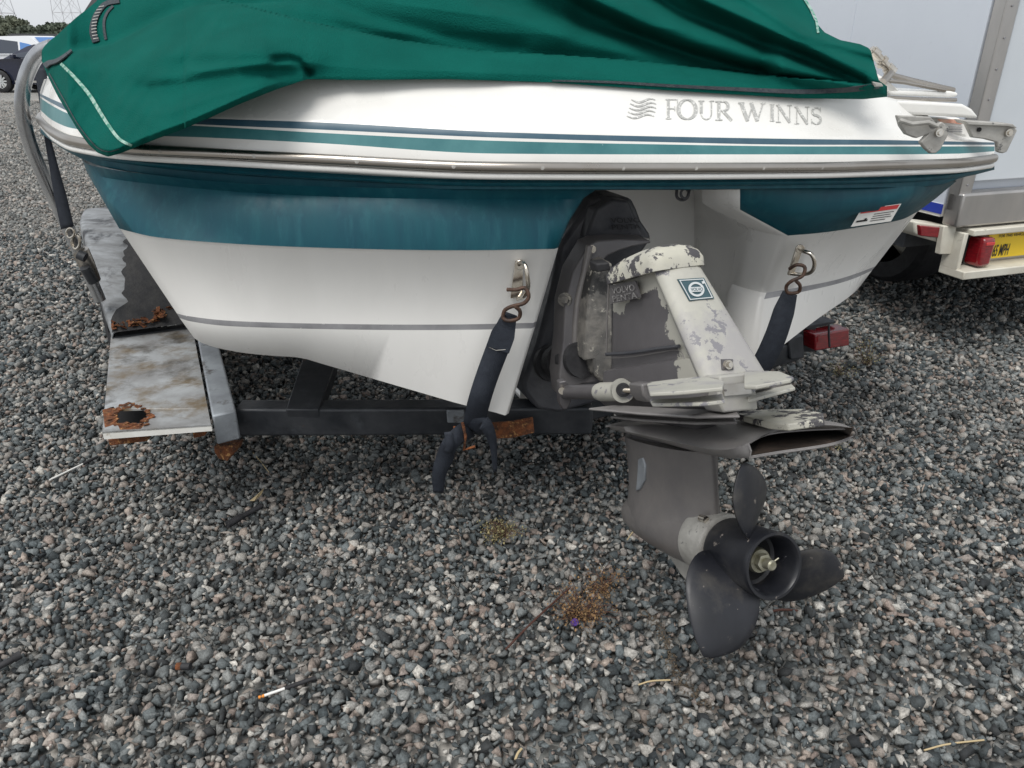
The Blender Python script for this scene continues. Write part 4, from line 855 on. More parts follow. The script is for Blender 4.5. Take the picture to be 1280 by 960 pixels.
    Y -= .012 * ridge(px, py, [250, 300, 350, 378], [88, 82, 79, 80], 5, 5, 30)
    Y -= .010 * ridge(px, py, [215, 270, 330], [140, 118, 104], 6, 6, 30)
    Y -= .020 * math.exp(-((px - 272 + .55 * (py - 25)) / 9) ** 2 - ((py - 32) / 22) ** 2)
    # fine ripples along the lower left hem
    if px < 190 and py > 80: Y += .0022 * math.sin((px * .8 + py * .55) * .42) * min(1, (py - 80) / 30)
    # soft wrinkles everywhere
    Y += .0035 * math.sin(px * .021 + py * .05) + .002 * math.sin(px * .053 - py * .09 + 1.3)
    # roll hem under
    if s < 3: Y += .004 * (3 - s) / 3
    y8, y0 = RC['r8'](px), RC['r0'](px)
    if 1:
        lim = deckY(px, max(py, y8)) - .010 + .012 * max(y8 - py, 0) if py < y0 + 2 else YR(px) - .022
        d = (Y - lim) / .012
        Y = Y - .012 * math.log1p(math.exp(min(d, 50)))
    return Y
cover = thing('boat_cover', 'dark green canvas cover draped in folds over the boat stern', 'boat cover', (.3, 3.0, 1.0))
cols_c = sorted(set(list(np.linspace(52, 400, 150)) + list(np.linspace(400, 1109, 210)))); NRW = 210
pys = list(np.arange(197, -12, -1.5)) + list(np.arange(-16, -232, -9))
rows = [[P(x, min(max(q, TT(x)), BB(x)), coverY(x, min(max(q, TT(x)), BB(x)))) for x in cols_c] for q in pys]
act = [[TT(x) - 1e-6 <= q <= BB(x) + 1e-6 for x in cols_c] for q in pys]
vs, fs, _ = grid(rows); nc_ = len(cols_c); keep = []
for f in fs:
    i_, j_ = divmod(f[0], nc_)
    if act[i_][j_] or act[i_][j_+1] or act[i_+1][j_] or act[i_+1][j_+1]: keep.append(f)
obj('canvas', (vs, keep), M['cover'], cover, fix=False, smooth=True, angle=70, solid=.0015)
def ribbon_on(pts, wd, f, n=60, off=.004):
    pp = catmull([(*p, 0) for p in pts], n); return stroke([p[:2] for p in pp], wd, lambda a, b: f(a, b) - np.array([0, off, -off * .4]))
CV = lambda a, b: P(a, b, coverY(a, b))
obj('lower_zip', ribbon_on([(690, 101.5), (760, 103.2), (840, 108), (920, 112), (1000, 115), (1060, 113), (1098, 108)], lambda t: 2 + 5 * t, CV), M['zip'], cover, fix=False, solid=.002)
zp = obj('port_zip', ribbon_on([(121, 53), (117, 40), (119, 26), (125, 14), (134, 5), (150, 2)], lambda t: 9 - 4 * t, CV, off=.005), M['zip'], cover, fix=False, solid=.002)
obj('zip_teeth', merge([ribbon_on([(117 + a, b), (123.5 + a, b - 1)], .9, CV, 3, .008) for a, b in [(1.5, 50), (.4, 46), (-.5, 42), (-.8, 38), (-.8, 34), (-.3, 30), (.6, 26), (1.8, 22), (3.4, 18), (5.6, 14), (8.5, 10)]]), M['casting'], zp, fix=False)
obj('zip_binding', ribbon_on([(133, 50), (131, 38), (131, 26), (135, 16), (142, 8)], 3, CV, off=.004), M['zip'], cover, fix=False, solid=.0015)
obj('corner_zip', ribbon_on([(58, 84), (64, 80), (72, 78), (82, 72), (92, 64)], lambda t: 7 - 4.5 * t, CV, off=.01), M['zip'], cover, fix=False, solid=.003)
obj('seam_tape', ribbon_on([(77, 80), (95, 98), (112, 118), (124, 137), (136, 156), (150, 174), (166, 183)], lambda t: 4.6 - 2 * abs(t - .4), CV, off=.004), M['seam'], cover, fix=False)
obj('hem', ribbon_on([(62, 92), (80, 124), (97, 154), (112, 174), (124, 186), (136, 190), (150, 187)], 1.2, CV, off=.003), M['zip'], cover, fix=False)
obj('zip_pull', slab_g([P(x, y, 2.06) for x, y in ((1091, 102), (1102, 104), (1105, 108), (1095, 109))], (0, .01, 0)), M['casting'], cover, bevel=.002)
obj('binding_tail', ribbon_on([(1003, -4), (1018, 22), (1022, 42)], 3, lambda a, b: P(a, b, coverY(a, b)), off=.004), M['seam'], cover, fix=False)

# ------------------------------------------------------------------ BOAT TRAILER
trailer = thing('boat_trailer', 'rusty galvanised boat trailer carrying the covered motor boat', 'trailer', (0, 2.2, 0))
FT = np.array([-math.sin(rad(24)), math.cos(rad(24)), 0]); RTt = np.array([math.cos(rad(24)), math.sin(rad(24)), 0])
a_, b_ = PZ(292, 512, .39), PZ(742, 510, .39)
def beam(p, q, h, d, fwdv): return slab_g([p, q, q - np.array([0, 0, h]), p - np.array([0, 0, h])], fwdv * d)
obj('crossbeam', beam(a_, b_, .098, .075, np.array([0, 1, 0])), M['frameblack'], trailer, bevel=.009, seg=3)
c1_, c2_ = PZ(700, 508, .385), PZ(1005, 425, .36)
obj('crossbeam', beam(c1_, c2_, .09, .07, FT), M['frameblack'], trailer, bevel=.009, seg=3)
obj('rust_scab', slab_g([p + np.array([0, -.004, 0]) for p in [PZ(612, 528, .37), PZ(640, 526, .37), PZ(666, 521, .37), PZ(668, 540, .34), PZ(640, 547, .33), PZ(615, 548, .33)]], (0, .006, 0)), M['rust'], trailer, bevel=.002, label='rust scab on the crossbeam')
# left main rail
p0 = PZ(265, 520, .43); p1 = PZ(295, 513, .43)
r0 = PZ(243, 431, .43); r1 = PZ(266, 431, .43)
rl_ = [p0, p1, r1 + FT * 2.4, r0 + FT * 2.4]
obj('side_rail', slab_g(rl_, (0, 0, -.10)), M['galv'], trailer, bevel=.006, seg=2, label='grey rail running forward beside the step plate')
obj('rail_foot', slab_g([PZ(267, 558, .28), PZ(298, 556, .28), PZ(296, 563, .26), PZ(284, 577, .24), PZ(274, 574, .24), PZ(268, 566, .26)], (0, .05, -.006)), M['rust'], trailer, bevel=.003, label='torn rusty bracket foot')
# bunk supports
for q in (((357, 512), (398, 512), (420, 452), (378, 448), .392), ((558, 513), (580, 513), (592, 500), (562, 498), .392)):
    l, zz = q[:4], q[4]
    pts = [PZ(*l[0], zz), PZ(*l[1], zz), P(*l[2], 2.42), P(*l[3], 2.42)]
    obj('bunk_support', slab_g(pts, (0, .01, -.05)), M['galv'] if l[0][0] > 500 else M['frameblack'], trailer, bevel=.004)
# step plate with rusted light hole
Z = .425
def PL(x, y, z=Z): return PZ(x, y, z)
outl = [(128, 540), (264, 531), (262, 524), (244, 430), (238, 424), (140, 411)]
hole = [(142, 513), (182, 508), (184, 522), (180, 530), (144, 531)]
bm = bmesh.new()
def bridge_plate():
    # split plate into quads round the hole
    A, B, Bm, Cc, D = PL(128, 541), PL(264, 532), PL(260, 512), PL(241, 412), PL(140, 409)
    A2 = PL(131, 511); h = [PL(*p) for p in hole]   # tl,tr,r,br,bl
    vs = [A, B, Bm, Cc, D, A2] + h
    fs = [(0, 1, 9, 10), (1, 2, 7, 8), (1, 8, 9), (2, 3, 4, 5, 6, 7)[:0] or (5, 6, 7, 2), (5, 2, 3, 4), (0, 10, 6, 5)]
    return vs, fs
pl_ = obj('step_plate', bridge_plate(), M['plate'], trailer, fix=True, label='stained grey fender step with a rusted-out light hole')
md = pl_.modifiers.new('t', 'SOLIDIFY'); md.thickness = .006; md.offset = 0
lipL = [PL(128, 541), PL(264, 532), PL(264, 532) - np.array([0, 0, .018]), PL(128, 541) - np.array([0, 0, .022])]
obj('plate_lip', slab_g(lipL, (0, .006, 0)), M['white'], trailer)
rg = []
for i in range(40):
    t = i / 40 * 2 * math.pi; cx, cy = 163 + 23 * math.cos(t), 520 + 13 * math.sin(t) * (1 if i % 2 else .85); k = .75 + .5 * rng.random()
    c = PL(cx + rng.uniform(-3, 3), cy + rng.uniform(-2, 2), Z + .004); s_ = .009 * k
    g = box_g(c, s_ * rng.uniform(1, 2.4), s_ * rng.uniform(.8, 1.6), .003, (math.cos(t * 3), math.sin(t * 3), rng.uniform(-.3, .3)), (-math.sin(t * 3), math.cos(t * 3), 0)); rg.append(g)
rs = obj('rust_flakes', merge(rg), M['rust'], trailer, label='rust flakes round the light hole'); rs['kind'] = 'stuff'
obj('rust_edge', slab_g([PL(128, 512, Z + .003), PL(142, 508, Z + .003), PL(147, 514, Z + .003), PL(146, 530, Z + .003), PL(131, 534, Z + .003)], (0, 0, -.008)), M['rust'], trailer, bevel=.001)
obj('rust_edge', slab_g([PL(146, 529, Z + .0035), PL(182, 529, Z + .0035), PL(176, 536, Z + .0035), PL(150, 537, Z + .0035)], (0, 0, -.008)), M['rust'], trailer, bevel=.001)
obj('light_box', slab_g([PL(134, 548, .38), PL(186, 545, .38), PL(184, 552, .36), PL(136, 558, .36)], (0, .05, 0)), M['rust'], trailer, bevel=.004, label='corroded underside of the light hole')
obj('rusty_hanger', slab_g([PL(240, 538, .38), PL(258, 536, .38), PL(256, 545, .36), PL(242, 548, .36)], (0, .03, 0)), M['rust'], trailer, bevel=.002)
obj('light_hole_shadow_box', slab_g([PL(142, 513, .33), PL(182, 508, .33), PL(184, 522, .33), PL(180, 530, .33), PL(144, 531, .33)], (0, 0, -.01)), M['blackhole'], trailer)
# fender
fr_ = []
W_ = []
seamL, seamR = PZ(139, 412, .455), PZ(238, 404, .455)
wv_ = (seamR - seamL); wv_ = RTt * .27
prof = [(0, 0), (.02, .012), (.05, .03), (.16, .085), (.34, .17), (.52, .235), (.66, .262), (.78, .268), (1.0, .27), (1.15, .262), (1.3, .22), (1.6, .09), (1.7, .0)]
prof = [(p[0], p[1]) for p in catmull([(a, b, 0) for a, b in prof], 46)]
secs = []
for a, h in prof:
    b0_ = seamL + FT * (a - .03) - RTt * .11 * min(a / .85, 1) + np.array([0, 0, h])
    sec = [b0_ + np.array([0, 0, -.11 - .0 * h]) - RTt * .004, b0_ + np.array([0, 0, -.05]) - RTt * .002, b0_ + np.array([0, 0, -.02]), b0_ + np.array([0, 0, -.006]) + RTt * .006, b0_ + RTt * .022, b0_ + RTt * .10, b0_ + RTt * .40]
    secs.append(sec)
fen = obj('fender', grid(secs)[:2], M['fender'], trailer, smooth=True, angle=60, solid=.004)
gr2 = []  # inner-half patch: seam dirt plus the hull's contact shade painted black
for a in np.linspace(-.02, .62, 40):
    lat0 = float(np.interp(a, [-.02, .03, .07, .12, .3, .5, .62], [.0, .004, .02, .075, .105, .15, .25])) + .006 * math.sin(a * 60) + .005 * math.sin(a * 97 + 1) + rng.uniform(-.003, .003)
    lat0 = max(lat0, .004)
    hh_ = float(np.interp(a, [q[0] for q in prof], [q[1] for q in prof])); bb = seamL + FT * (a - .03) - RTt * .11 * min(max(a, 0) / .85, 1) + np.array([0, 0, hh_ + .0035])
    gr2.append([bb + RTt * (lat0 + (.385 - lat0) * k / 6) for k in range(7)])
obj('grime_shade_patch', grid(gr2)[:2], M['grime_shade'], trailer, fix=False, smooth=True, label='black dirt and painted hull shade over the inner half of the fender')
sk = [seamL + FT * a + np.array([0, 0, -.02]) - RTt * .006 for a in (0, .3, .6, .9)]
obj('rubber_apron', slab_g([PZ(136, 417, .44) , PZ(143, 417, .44), PZ(143, 417, .44) + FT * .05 - np.array([0, 0, .3]), PZ(118, 330, .5) + np.array([0, 0, -.25]), PZ(117, 330, .55)], FT * .01), M['rubber'], trailer)
rg = []
for i in range(150):
    u = rng.uniform(.03, 1.15); c = seamL * (1-u) + (seamL + RTt * .27) * u + FT * (rng.normal(0, .02) + (.07 if u > .7 else .0)) + np.array([0, 0, .008 + .02 * rng.random() + (.02 if u > .6 else 0)])
    s_ = .012 * (.5 + rng.random()); th = rng.uniform(0, 3)
    rg.append(box_g(c, s_ * 1.8, s_, .0025, (math.cos(th), math.sin(th), rng.uniform(-.7, .7)), (-math.sin(th), math.cos(th), rng.uniform(-.4, .4))))
rs = obj('rust_flakes', merge(rg), M['rust'], trailer, label='curled rust flakes where the fender joins the step'); rs['kind'] = 'stuff'
obj('seam_gap', slab_g([seamL + FT * -.03 + np.array([0, 0, -.022]), seamL + RTt * .27 + FT * -.03 + np.array([0, 0, -.022]), seamL + RTt * .27 + FT * .02 + np.array([0, 0, -.022]), seamL + FT * .02 + np.array([0, 0, -.022])], (0, 0, -.01)), M['frameblack'], trailer)
# wheel (behind fender)
def wheel(c, ax, R_, wdt, parent, rimmat, spokes=0, name='wheel'):
    ax = np.array(ax, float); ax /= np.linalg.norm(ax); up = np.array([0, 0, 1.]); si = np.cross(ax, up)
    def rev(pr, n=28):
        vs = []; fs = []
        for a, r in pr:
            for j in range(n): th = 2*math.pi*j/n; vs.append(c + ax*a + (si*math.cos(th) + up*math.sin(th)) * r)
        for i in range(len(pr)-1):
            for j in range(n): fs.append((i*n+j, i*n+(j+1) % n, (i+1)*n+(j+1) % n, (i+1)*n+j))
        return vs, fs
    h = wdt / 2
    wo = obj(name, rev([(-h, R_*.62), (-h, R_*.9), (-h*.8, R_*.985), (-h*.3, R_), (h*.3, R_), (h*.8, R_*.985), (h, R_*.9), (h, R_*.62)]), M['rubber'], parent, smooth=True, angle=40)
    if spokes:
        g = [rev([(h*.9, R_*.66), (h*.75, R_*.60), (h*.5, R_*.60)]), rev([(h*.9, R_*.12), (h*.9, .001)])]
        for s in range(spokes):
            th = 2*math.pi*s/spokes; d = si*math.cos(th) + up*math.sin(th); e = np.cross(ax, d)
            g.append(slab_g([c + ax*h*.85 + d*R_*.1 - e*R_*.06, c + ax*h*.85 + d*R_*.1 + e*R_*.06, c + ax*h*.85 + d*R_*.64 + e*R_*.075, c + ax*h*.85 + d*R_*.64 - e*R_*.075], -ax * .03))
        obj('rim', merge(g), rimmat, wo, smooth=True, angle=40)
    else:
        obj('rim', rev([(-h*.8, R_*.66), (-h*.7, R_*.56), (-h*.3, R_*.5), (-h*.3, R_*.2), (-h*.7, R_*.16), (-h*.7, .001)]), rimmat, wo, smooth=True, angle=40)
    return wo
wc = seamL + FT * .74 + RTt * .03; wc[2] = .31
wheel(wc, RTt, .31, .20, trailer, M['galv'])
wheel(wc + RTt * 2.0, -RTt, .31, .20, trailer, M['galv'])
# right tail light on its bracket
tl = obj('tail_light', slab_g([P(1019, 419, 2.80), P(1062, 411, 2.86), P(1062, 432, 2.86), P(1019, 439, 2.80)], FT * .07), M['redlens'], trailer, bevel=.006, seg=3, label='red trailer tail light under the starboard hull')
obj('light_bracket', merge([slab_g([P(1000, 415, 2.86), P(1020, 409, 2.86), P(1020, 440, 2.86), P(1004, 440, 2.86)], FT * .08), tube_g([P(1036, 405, 2.79), P(1036, 418, 2.78), P(1037, 434, 2.78)], .005, 6), slab_g([P(1008, 408, 2.85), P(1045, 401, 2.9), P(1045, 404, 2.9), P(1008, 412, 2.85)], FT * .06)]), M['frameblack'], trailer, bevel=.002)
obj('frame_knuckle', slab_g([P(985, 424, 2.75), P(1004, 418, 2.78), P(1006, 448, 2.78), P(988, 450, 2.75)], FT * .12), M['frameblack'], trailer, bevel=.006)
# guide post at the left
gp = bend([P(66, 58, 2.5), P(52, 64, 2.5), P(40, 78, 2.5), P(30, 105, 2.5), P(28, 138, 2.51), P(36, 175, 2.54), P(52, 215, 2.58), P(72, 258, 2.62), P(92, 300, 2.66), P(112, 345, 2.70), P(125, 375, 2.72)], 60)
obj('guide_post', tube_g(gp, .0215, 20), M['pipe'], trailer, smooth=True, label='curved galvanised guide pipe at the port quarter')
obj('post_clamp', merge([tube_g([P(101, 312, 2.60), P(108, 328, 2.61), P(118, 350, 2.64)], [.026, .026, .022], 14), slab_g([P(91, 318, 2.58), P(100, 312, 2.58), P(112, 340, 2.60), P(103, 344, 2.60)], (0, .03, 0))]), M['steel'], trailer, smooth=True, angle=35)
obj('shackle', tube_g([P(95 + 5 * math.cos(a), 302 + 9 * math.sin(a), 2.585) for a in np.linspace(0, 2 * math.pi, 18)], .0055, 8), M['chrome'], trailer, smooth=True)
obj('lock_barrel', merge([tube_g([P(98, 318, 2.575), P(107, 322, 2.575)], .017, 14), tube_g([P(106, 334, 2.58), P(117, 352, 2.6)], .019, 14)]), M['frameblack'], trailer, smooth=True, angle=35)

# ------------------------------------------------------------------ STRAPS
def strap_ribbon(pts, wds, n=40, th=.003):
    pp = catmull(pts, n); A = []; B = []
    for i, p in enumerate(pp):
        x, y, Y = p; q = pp[min(i+1, n-1)] - pp[max(i-1, 0)]; t = q[:2] / (np.linalg.norm(q[:2]) + 1e-9); nn = np.array([-t[1], t[0]])
        wd = float(np.interp(i / (n-1), np.linspace(0, 1, len(wds)), wds)) / 2
        A.append(P(x + nn[0]*wd, y + nn[1]*wd, Y)); B.append(P(x - nn[0]*wd, y - nn[1]*wd, Y))
    return [A, [(a + b) / 2 for a, b in zip(A, B)], B]
def hook_s(pts, parent): return obj('s_hook', tube_g(bend(pts, 40), .0052, 10), M['rustrod'], parent, smooth=True)
s1 = thing('tie_down_strap', 'black strap with twisted hook from the left stern eye down to the crossbeam', 'strap', P(590, 540, 1.9), 'straps tying the boat to its trailer')
r = strap_ribbon([(638, 392, 1.845), (626, 425, 1.84), (609, 470, 1.84), (598, 505, 1.85), (590, 540, 1.93)], [18, 29, 28, 28, 26])
obj('webbing', grid(r)[:2], M['strap'], s1, fix=False, smooth=True, solid=.004)
obj('stitched_fold', grid(strap_ribbon([(637, 396, 1.838), (629, 418, 1.834), (622, 437, 1.833)], [18, 30, 30], 14))[:2], M['strap'], s1, fix=False, solid=.003)
obj('stitching', tube_g([P(611, 434, 1.826), P(620, 438, 1.826), P(632, 437, 1.826)], .0008, 5), M['casting'], s1)
hook_s([P(634, 362, 1.835), P(646, 362, 1.825), P(656, 360, 1.825), P(661, 370, 1.82), P(655, 379, 1.82), P(640, 383, 1.825), P(631, 388, 1.83), P(629, 397, 1.83), P(636, 401, 1.825), P(648, 398, 1.825), P(650, 389, 1.82), P(644, 383, 1.815)], s1)
obj('strap_tail', grid(strap_ribbon([(588, 535, 1.93), (572, 545, 1.86), (562, 556, 1.85), (556, 572, 1.87), (549, 592, 1.88), (548, 616, 1.90)], [24, 20, 20, 22, 18, 13], 40))[:2], M['strap'], s1, fix=False, smooth=True, solid=.003)
obj('strap_tail', grid(strap_ribbon([(592, 540, 1.92), (602, 528, 1.88), (612, 540, 1.88), (617, 560, 1.9), (619, 590, 1.92)], [20, 20, 14, 9, 5], 30))[:2], M['strap'], s1, fix=False, smooth=True, solid=.003)
obj('strap_loop', grid(strap_ribbon([(560, 540, 1.85), (562, 556, 1.842), (560, 566, 1.85)], [10, 10, 10], 10))[:2], M['strap'], s1, fix=False, smooth=True, solid=.003)
obj('buckle', merge([tube_g([P(578, 528, 1.885), P(582, 545, 1.875), P(580, 562, 1.875), P(594, 558, 1.875)], .0045, 8), tube_g([P(568, 533, 1.88), P(570, 558, 1.87)], .0035, 8)]), M['rust'], s1, smooth=True)
s2 = thing('tie_down_strap', 'black strap hanging from the right stern eye beside the grey drive', 'strap', P(950, 455, 2.1), 'straps tying the boat to its trailer')
obj('webbing', grid(strap_ribbon([(988, 366, 2.13), (980, 390, 2.12), (968, 425, 2.12), (950, 460, 2.14), (925, 492, 2.2)], [18, 26, 27, 26, 24]))[:2], M['strap'], s2, fix=False, smooth=True, solid=.004)
hook_s([P(987, 336, 2.12), P(996, 331, 2.10), P(1006, 334, 2.095), P(1003, 345, 2.09), P(990, 351, 2.09), P(983, 358, 2.10), P(985, 366, 2.10), P(998, 365, 2.10), P(1000, 357, 2.09), P(995, 351, 2.085)], s2)
s3 = thing('tie_down_strap', 'narrow black strap hanging down beside the curved guide pipe', 'strap', P(85, 280, 2.55), 'straps tying the boat to its trailer')
obj('webbing', grid(strap_ribbon([(50, 85, 2.60), (54, 120, 2.58), (57, 160, 2.56), (66, 205, 2.56), (75, 245, 2.57), (84, 285, 2.58)], [14, 12, 6, 10, 15, 16]))[:2], M['strap'], s3, fix=False, smooth=True, solid=.004)
obj('strap_ring', tube_g([P(88 + 5 * math.cos(a), 291 + 6 * math.sin(a), 2.57) for a in np.linspace(0, 2 * math.pi, 16)], .004, 8), M['chrome'], s3, smooth=True)

# ------------------------------------------------------------------ ENCLOSED TRAILER (right)
TY = rad(18); TF = np.array([-math.sin(TY), math.cos(TY), 0]); TR = np.array([math.cos(TY), math.sin(TY), 0]); UP = np.array([0, 0, 1.])
K = P(1193, 264, 3.55); print('K', K)
box = thing('cargo_trailer', 'white enclosed cargo trailer parked to the right of the boat', 'trailer', (K[0], K[1], 0))
def TL(r, f, z): q = K + TR * r + TF * f; q[2] = z; return q
zb = K[2]
def tbox(r0, r1, f0, f1, z0, z1): return box_g(TL((r0+r1)/2, (f0+f1)/2, (z0+z1)/2), r1-r0, f1-f0, z1-z0, TR, TF, UP)
obj('side_wall', tbox(0, .03, .07, 4.4, zb + .02, 2.9), M['wall'], box, label='pale side wall')
for f0, f1 in ((.9, .903), (2.1, 2.103), (3.3, 3.303)): obj('panel_seam', tbox(-.003, 0, f0, f1 + .02, zb + .02, 2.9), M['wall'], box)
obj('roof', tbox(0, 2.0, .02, 4.4, 2.9, 2.96), M['extr'], box)
obj('rear_door', tbox(.10, 1.95, .02, .05, zb + .13, 2.85), M['door'], box, bevel=.004)
obj('front_body', tbox(.03, 2.0, .06, 4.38, zb, 2.9), M['wall'], box)
obj('corner_post', tbox(.0, .075, -.004, .06, zb - .005, 2.9), M['extr'], box, bevel=.006, seg=3, label='riveted aluminium corner post')
for i in range(18): obj('rivet', disc_g(TL(.037, -.006, zb + .12 + i * .125), -TF, .005, .004, 8), M['gstripe'], box)
obj('rear_sill', tbox(.0, 2.0, -.03, .06, zb - .075, zb + .085), M['extr'], box, bevel=.012, seg=3)
obj('side_sill', tbox(-.006, .03, .07, 1.2, zb - .04, zb + .02), M['white'], box)
obj('blue_stripe', tbox(-.010, -.004, .065, 1.1, zb - .026, zb + .020), M['blue'], box)
# bumper box
obj('bumper_back', tbox(.14, 2.0, .02, .05, zb - .30, zb - .075), M['extr'], box)
obj('bumper_top', tbox(.09, 2.0, -.06, .05, zb - .115, zb - .085), M['cream'], box, bevel=.005)
obj('bumper_flange', tbox(.045, 2.0, -.10, .05, zb - .315, zb - .275), M['cream'], box, bevel=.005)
obj('bumper_end', tbox(.045, .07, -.05, .05, zb - .28, zb - .10), M['cream'], box, bevel=.004)
obj('light_recess', tbox(.07, .14, .0, .05, zb - .265, zb - .11), M['blackhole'], box)
lt = obj('tail_light', tbox(.145, .225, -.08, .02, zb - .268, zb - .125), M['redlens'], box, bevel=.02, seg=4, label='large red tail light in the cream bumper')
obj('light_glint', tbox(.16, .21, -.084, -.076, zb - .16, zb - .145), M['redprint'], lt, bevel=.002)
st = obj('speed_sticker', tbox(.262, .62, -.0, .018, zb - .255, zb - .10), M['yellow'], box)
def stk(q0, q1, z0, z1): return lambda u, v: Vector(TL(.04 + q0 + (q1 - q0) * u, -.0025, z0 + (z1 - z0) * v))
text_mesh('65 MPH', stk(.272, .375, zb - .245, zb - .185), 1, 1, M['inkdark'], st, 'sticker_lettering')
text_mesh('MAX SPEED', stk(.285, .46, zb - .125, zb - .107), 1, 1, M['inkdark'], st, 'sticker_lettering')
text_mesh('FOR THIS VEHICLE', stk(.285, .46, zb - .150, zb - .135), 1, 1, M['inkdark'], st, 'sticker_lettering')
# side fender with marker light, wheel
fb = obj('side_bumper', slab_g([P(1143, 277, 3.62), P(1189, 283, 3.6), P(1188, 302, 3.6), P(1176, 304, 3.6), P(1148, 296, 3.62), P(1143, 290, 3.62)], TF * .12), M['cream'], box, bevel=.008, seg=3)
obj('marker_light', slab_g([P(1150, 282, 3.60), P(1179, 285, 3.59), P(1179, 298, 3.59), P(1151, 295, 3.60)], TF * .03), M['redlens'], box, bevel=.004, seg=2, label='small red marker light')
obj('hanger_bracket', slab_g([P(1180, 283, 3.57), P(1196, 281, 3.57), P(1192, 318, 3.57), P(1174, 318, 3.57)], TF * .03), M['cream'], box, bevel=.004)
wheel(TL(.86, 1.12, .36) , -TR, .36, .30, box, M['cream'])
wheel(TL(1.6, 1.12, .36) , TR, .36, .30, box, M['cream'])
obj('underframe', tbox(.05, 1.95, .3, 4.2, zb - .25, zb - .01), M['frameblack'], box)

# ------------------------------------------------------------------ BACKGROUND
def car(name, label, cat, nose, yaw, L_, Wd, Hh, paint, glassm, group=None, suv=True, wr=.34):
    f = np.array([math.cos(yaw), math.sin(yaw), 0]); s = np.array([-f[1], f[0], 0]); nose = np.array(nose, float)
    t = thing(name, label, cat, tuple(nose), group)
    def Q(x, y, z): return nose - f * x + s * y + np.array([0, 0, z])
    body = [(0, .45), (.02, .72), (.12, .84), (.9, .98), (1.15, 1.0), (L_-.25, 1.02), (L_-.03, .95), (L_, .5), (L_-.05, .28)]
    low = [(L_-.5, .26)]
    def arch(cx): return [(cx + (wr+.06) * math.cos(a), wr + (wr+.06) * math.sin(a)) for a in np.linspace(-.25, math.pi + .25, 12)]
    prof = body + low + arch(L_-.95) + [(1.4, .26)] + arch(.9) + [(.3, .26), (.05, .3)]
    n = len(prof); vs = [Q(x, y, z) for y in (-Wd/2, -Wd/2*.985) for x, z in prof]
    secs = []
    for y, sc in ((-Wd/2+.06, .94), (-Wd/2, 1), (Wd/2, 1), (Wd/2-.06, .94)):
        secs.append([Q(L_/2 + (x - L_/2) * (1 if sc == 1 else .985), y, z if sc == 1 or z < .9 else z + .012) for x, z in prof])
    g = loft(secs); obj('body', g, paint, t, smooth=True, angle=35)
    roof = [(1.15, 1.0), (1.95, Hh-.06), (2.2, Hh), (L_-1.0, Hh-.02), (L_-.75, Hh-.08), (L_-.3, 1.02)]
    secs = [[Q(x, y * (Wd/2 - .04 - .14 * (z > 1.1)), z) for x, z in roof] for y in (-1, 1)]
    obj('cabin', loft([secs[0], secs[1]]), paint, t, smooth=True, angle=30)
    for sd in (-1, 1):
        for w0 in ([(1.35, 1.04), (2.0, Hh-.12), (2.55, Hh-.09), (2.55, 1.05)], [(2.65, 1.05), (2.65, Hh-.09), (L_-1.15, Hh-.1), (L_-.75, 1.05)]):
            pts = [Q(x, sd * (Wd/2 - .035 - .14 * (z > 1.1)), z) for x, z in w0]; obj('side_window', slab_g(pts, s * -sd * .012), glassm, t)
        obj('mirror', slab_g([Q(1.55, sd*(Wd/2+.0), 1.0), Q(1.55, sd*(Wd/2+.18), 1.02), Q(1.55, sd*(Wd/2+.18), 1.14), Q(1.55, sd*Wd/2, 1.14)], -f * .12), paint, t, bevel=.02)
        obj('sill_trim', slab_g([Q(1.4, sd*(Wd/2+.004), .30), Q(L_-1.4, sd*(Wd/2+.004), .30), Q(L_-1.4, sd*(Wd/2+.004), .36), Q(1.4, sd*(Wd/2+.004), .36)], s * -sd * .01), M['alu'], t)
        obj('headlight', slab_g([Q(.06, sd*(Wd/2-.05), .72), Q(.03, sd*(Wd/2-.45), .72), Q(.03, sd*(Wd/2-.45), .58), Q(.06, sd*(Wd/2-.05), .58)], -f * .04), M['silver'], t)
        for cx in (.9, L_-.95): wheel(Q(cx, sd * (Wd/2 - .11), wr), s * sd, wr, .22, t, M['silver'], 10)
    ws = [Q(1.22, -.7, 1.05), Q(1.22, .7, 1.05), Q(1.93, .6, Hh-.07), Q(1.93, -.6, Hh-.07)]
    obj('windscreen', slab_g([p + f * .02 + np.array([0, 0, .02]) for p in ws], -np.array([0, 0, .012])), glassm, t)
    return t
wp = G(9, 115.5)
cy = wp + np.array([0, .95, 0])
# dark car faces left; its front wheel sits at the left picture edge
fdir = math.pi - rad(4)
fv = np.array([math.cos(fdir), math.sin(fdir), 0])
nose = wp + fv * .9 + np.array([0, .82, 0]); nose[2] = 0
car('parked_car', 'dark blue parked car with multi-spoke silver wheels beyond the guide pipe', 'car', nose, fdir, 4.6, 1.85, 1.42, M['carblue'], M['glass'])
q = G(-42, 103); q[2] = 0
car('parked_car', 'white parked car with a bright blue windscreen at the left picture edge', 'car', q + np.array([3.6, 3., 0]), rad(-12), 4.8, 1.9, 1.75, M['carwhite'], M['blueglass'])
for c_ in [c for o_ in bpy.data.objects if o_.name == 'parked_car.001' for c in o_.children if c.name.startswith('side_window')][1::2]: c_.data.materials[0] = M['glass']
q = G(20, 92); q[2] = 0
car('parked_truck', 'black truck parked behind the dark blue car', 'truck', q + np.array([-1.2, 0, 0]), math.pi - rad(5), 5.6, 2.0, 1.9, M['carblack'], M['glass'])
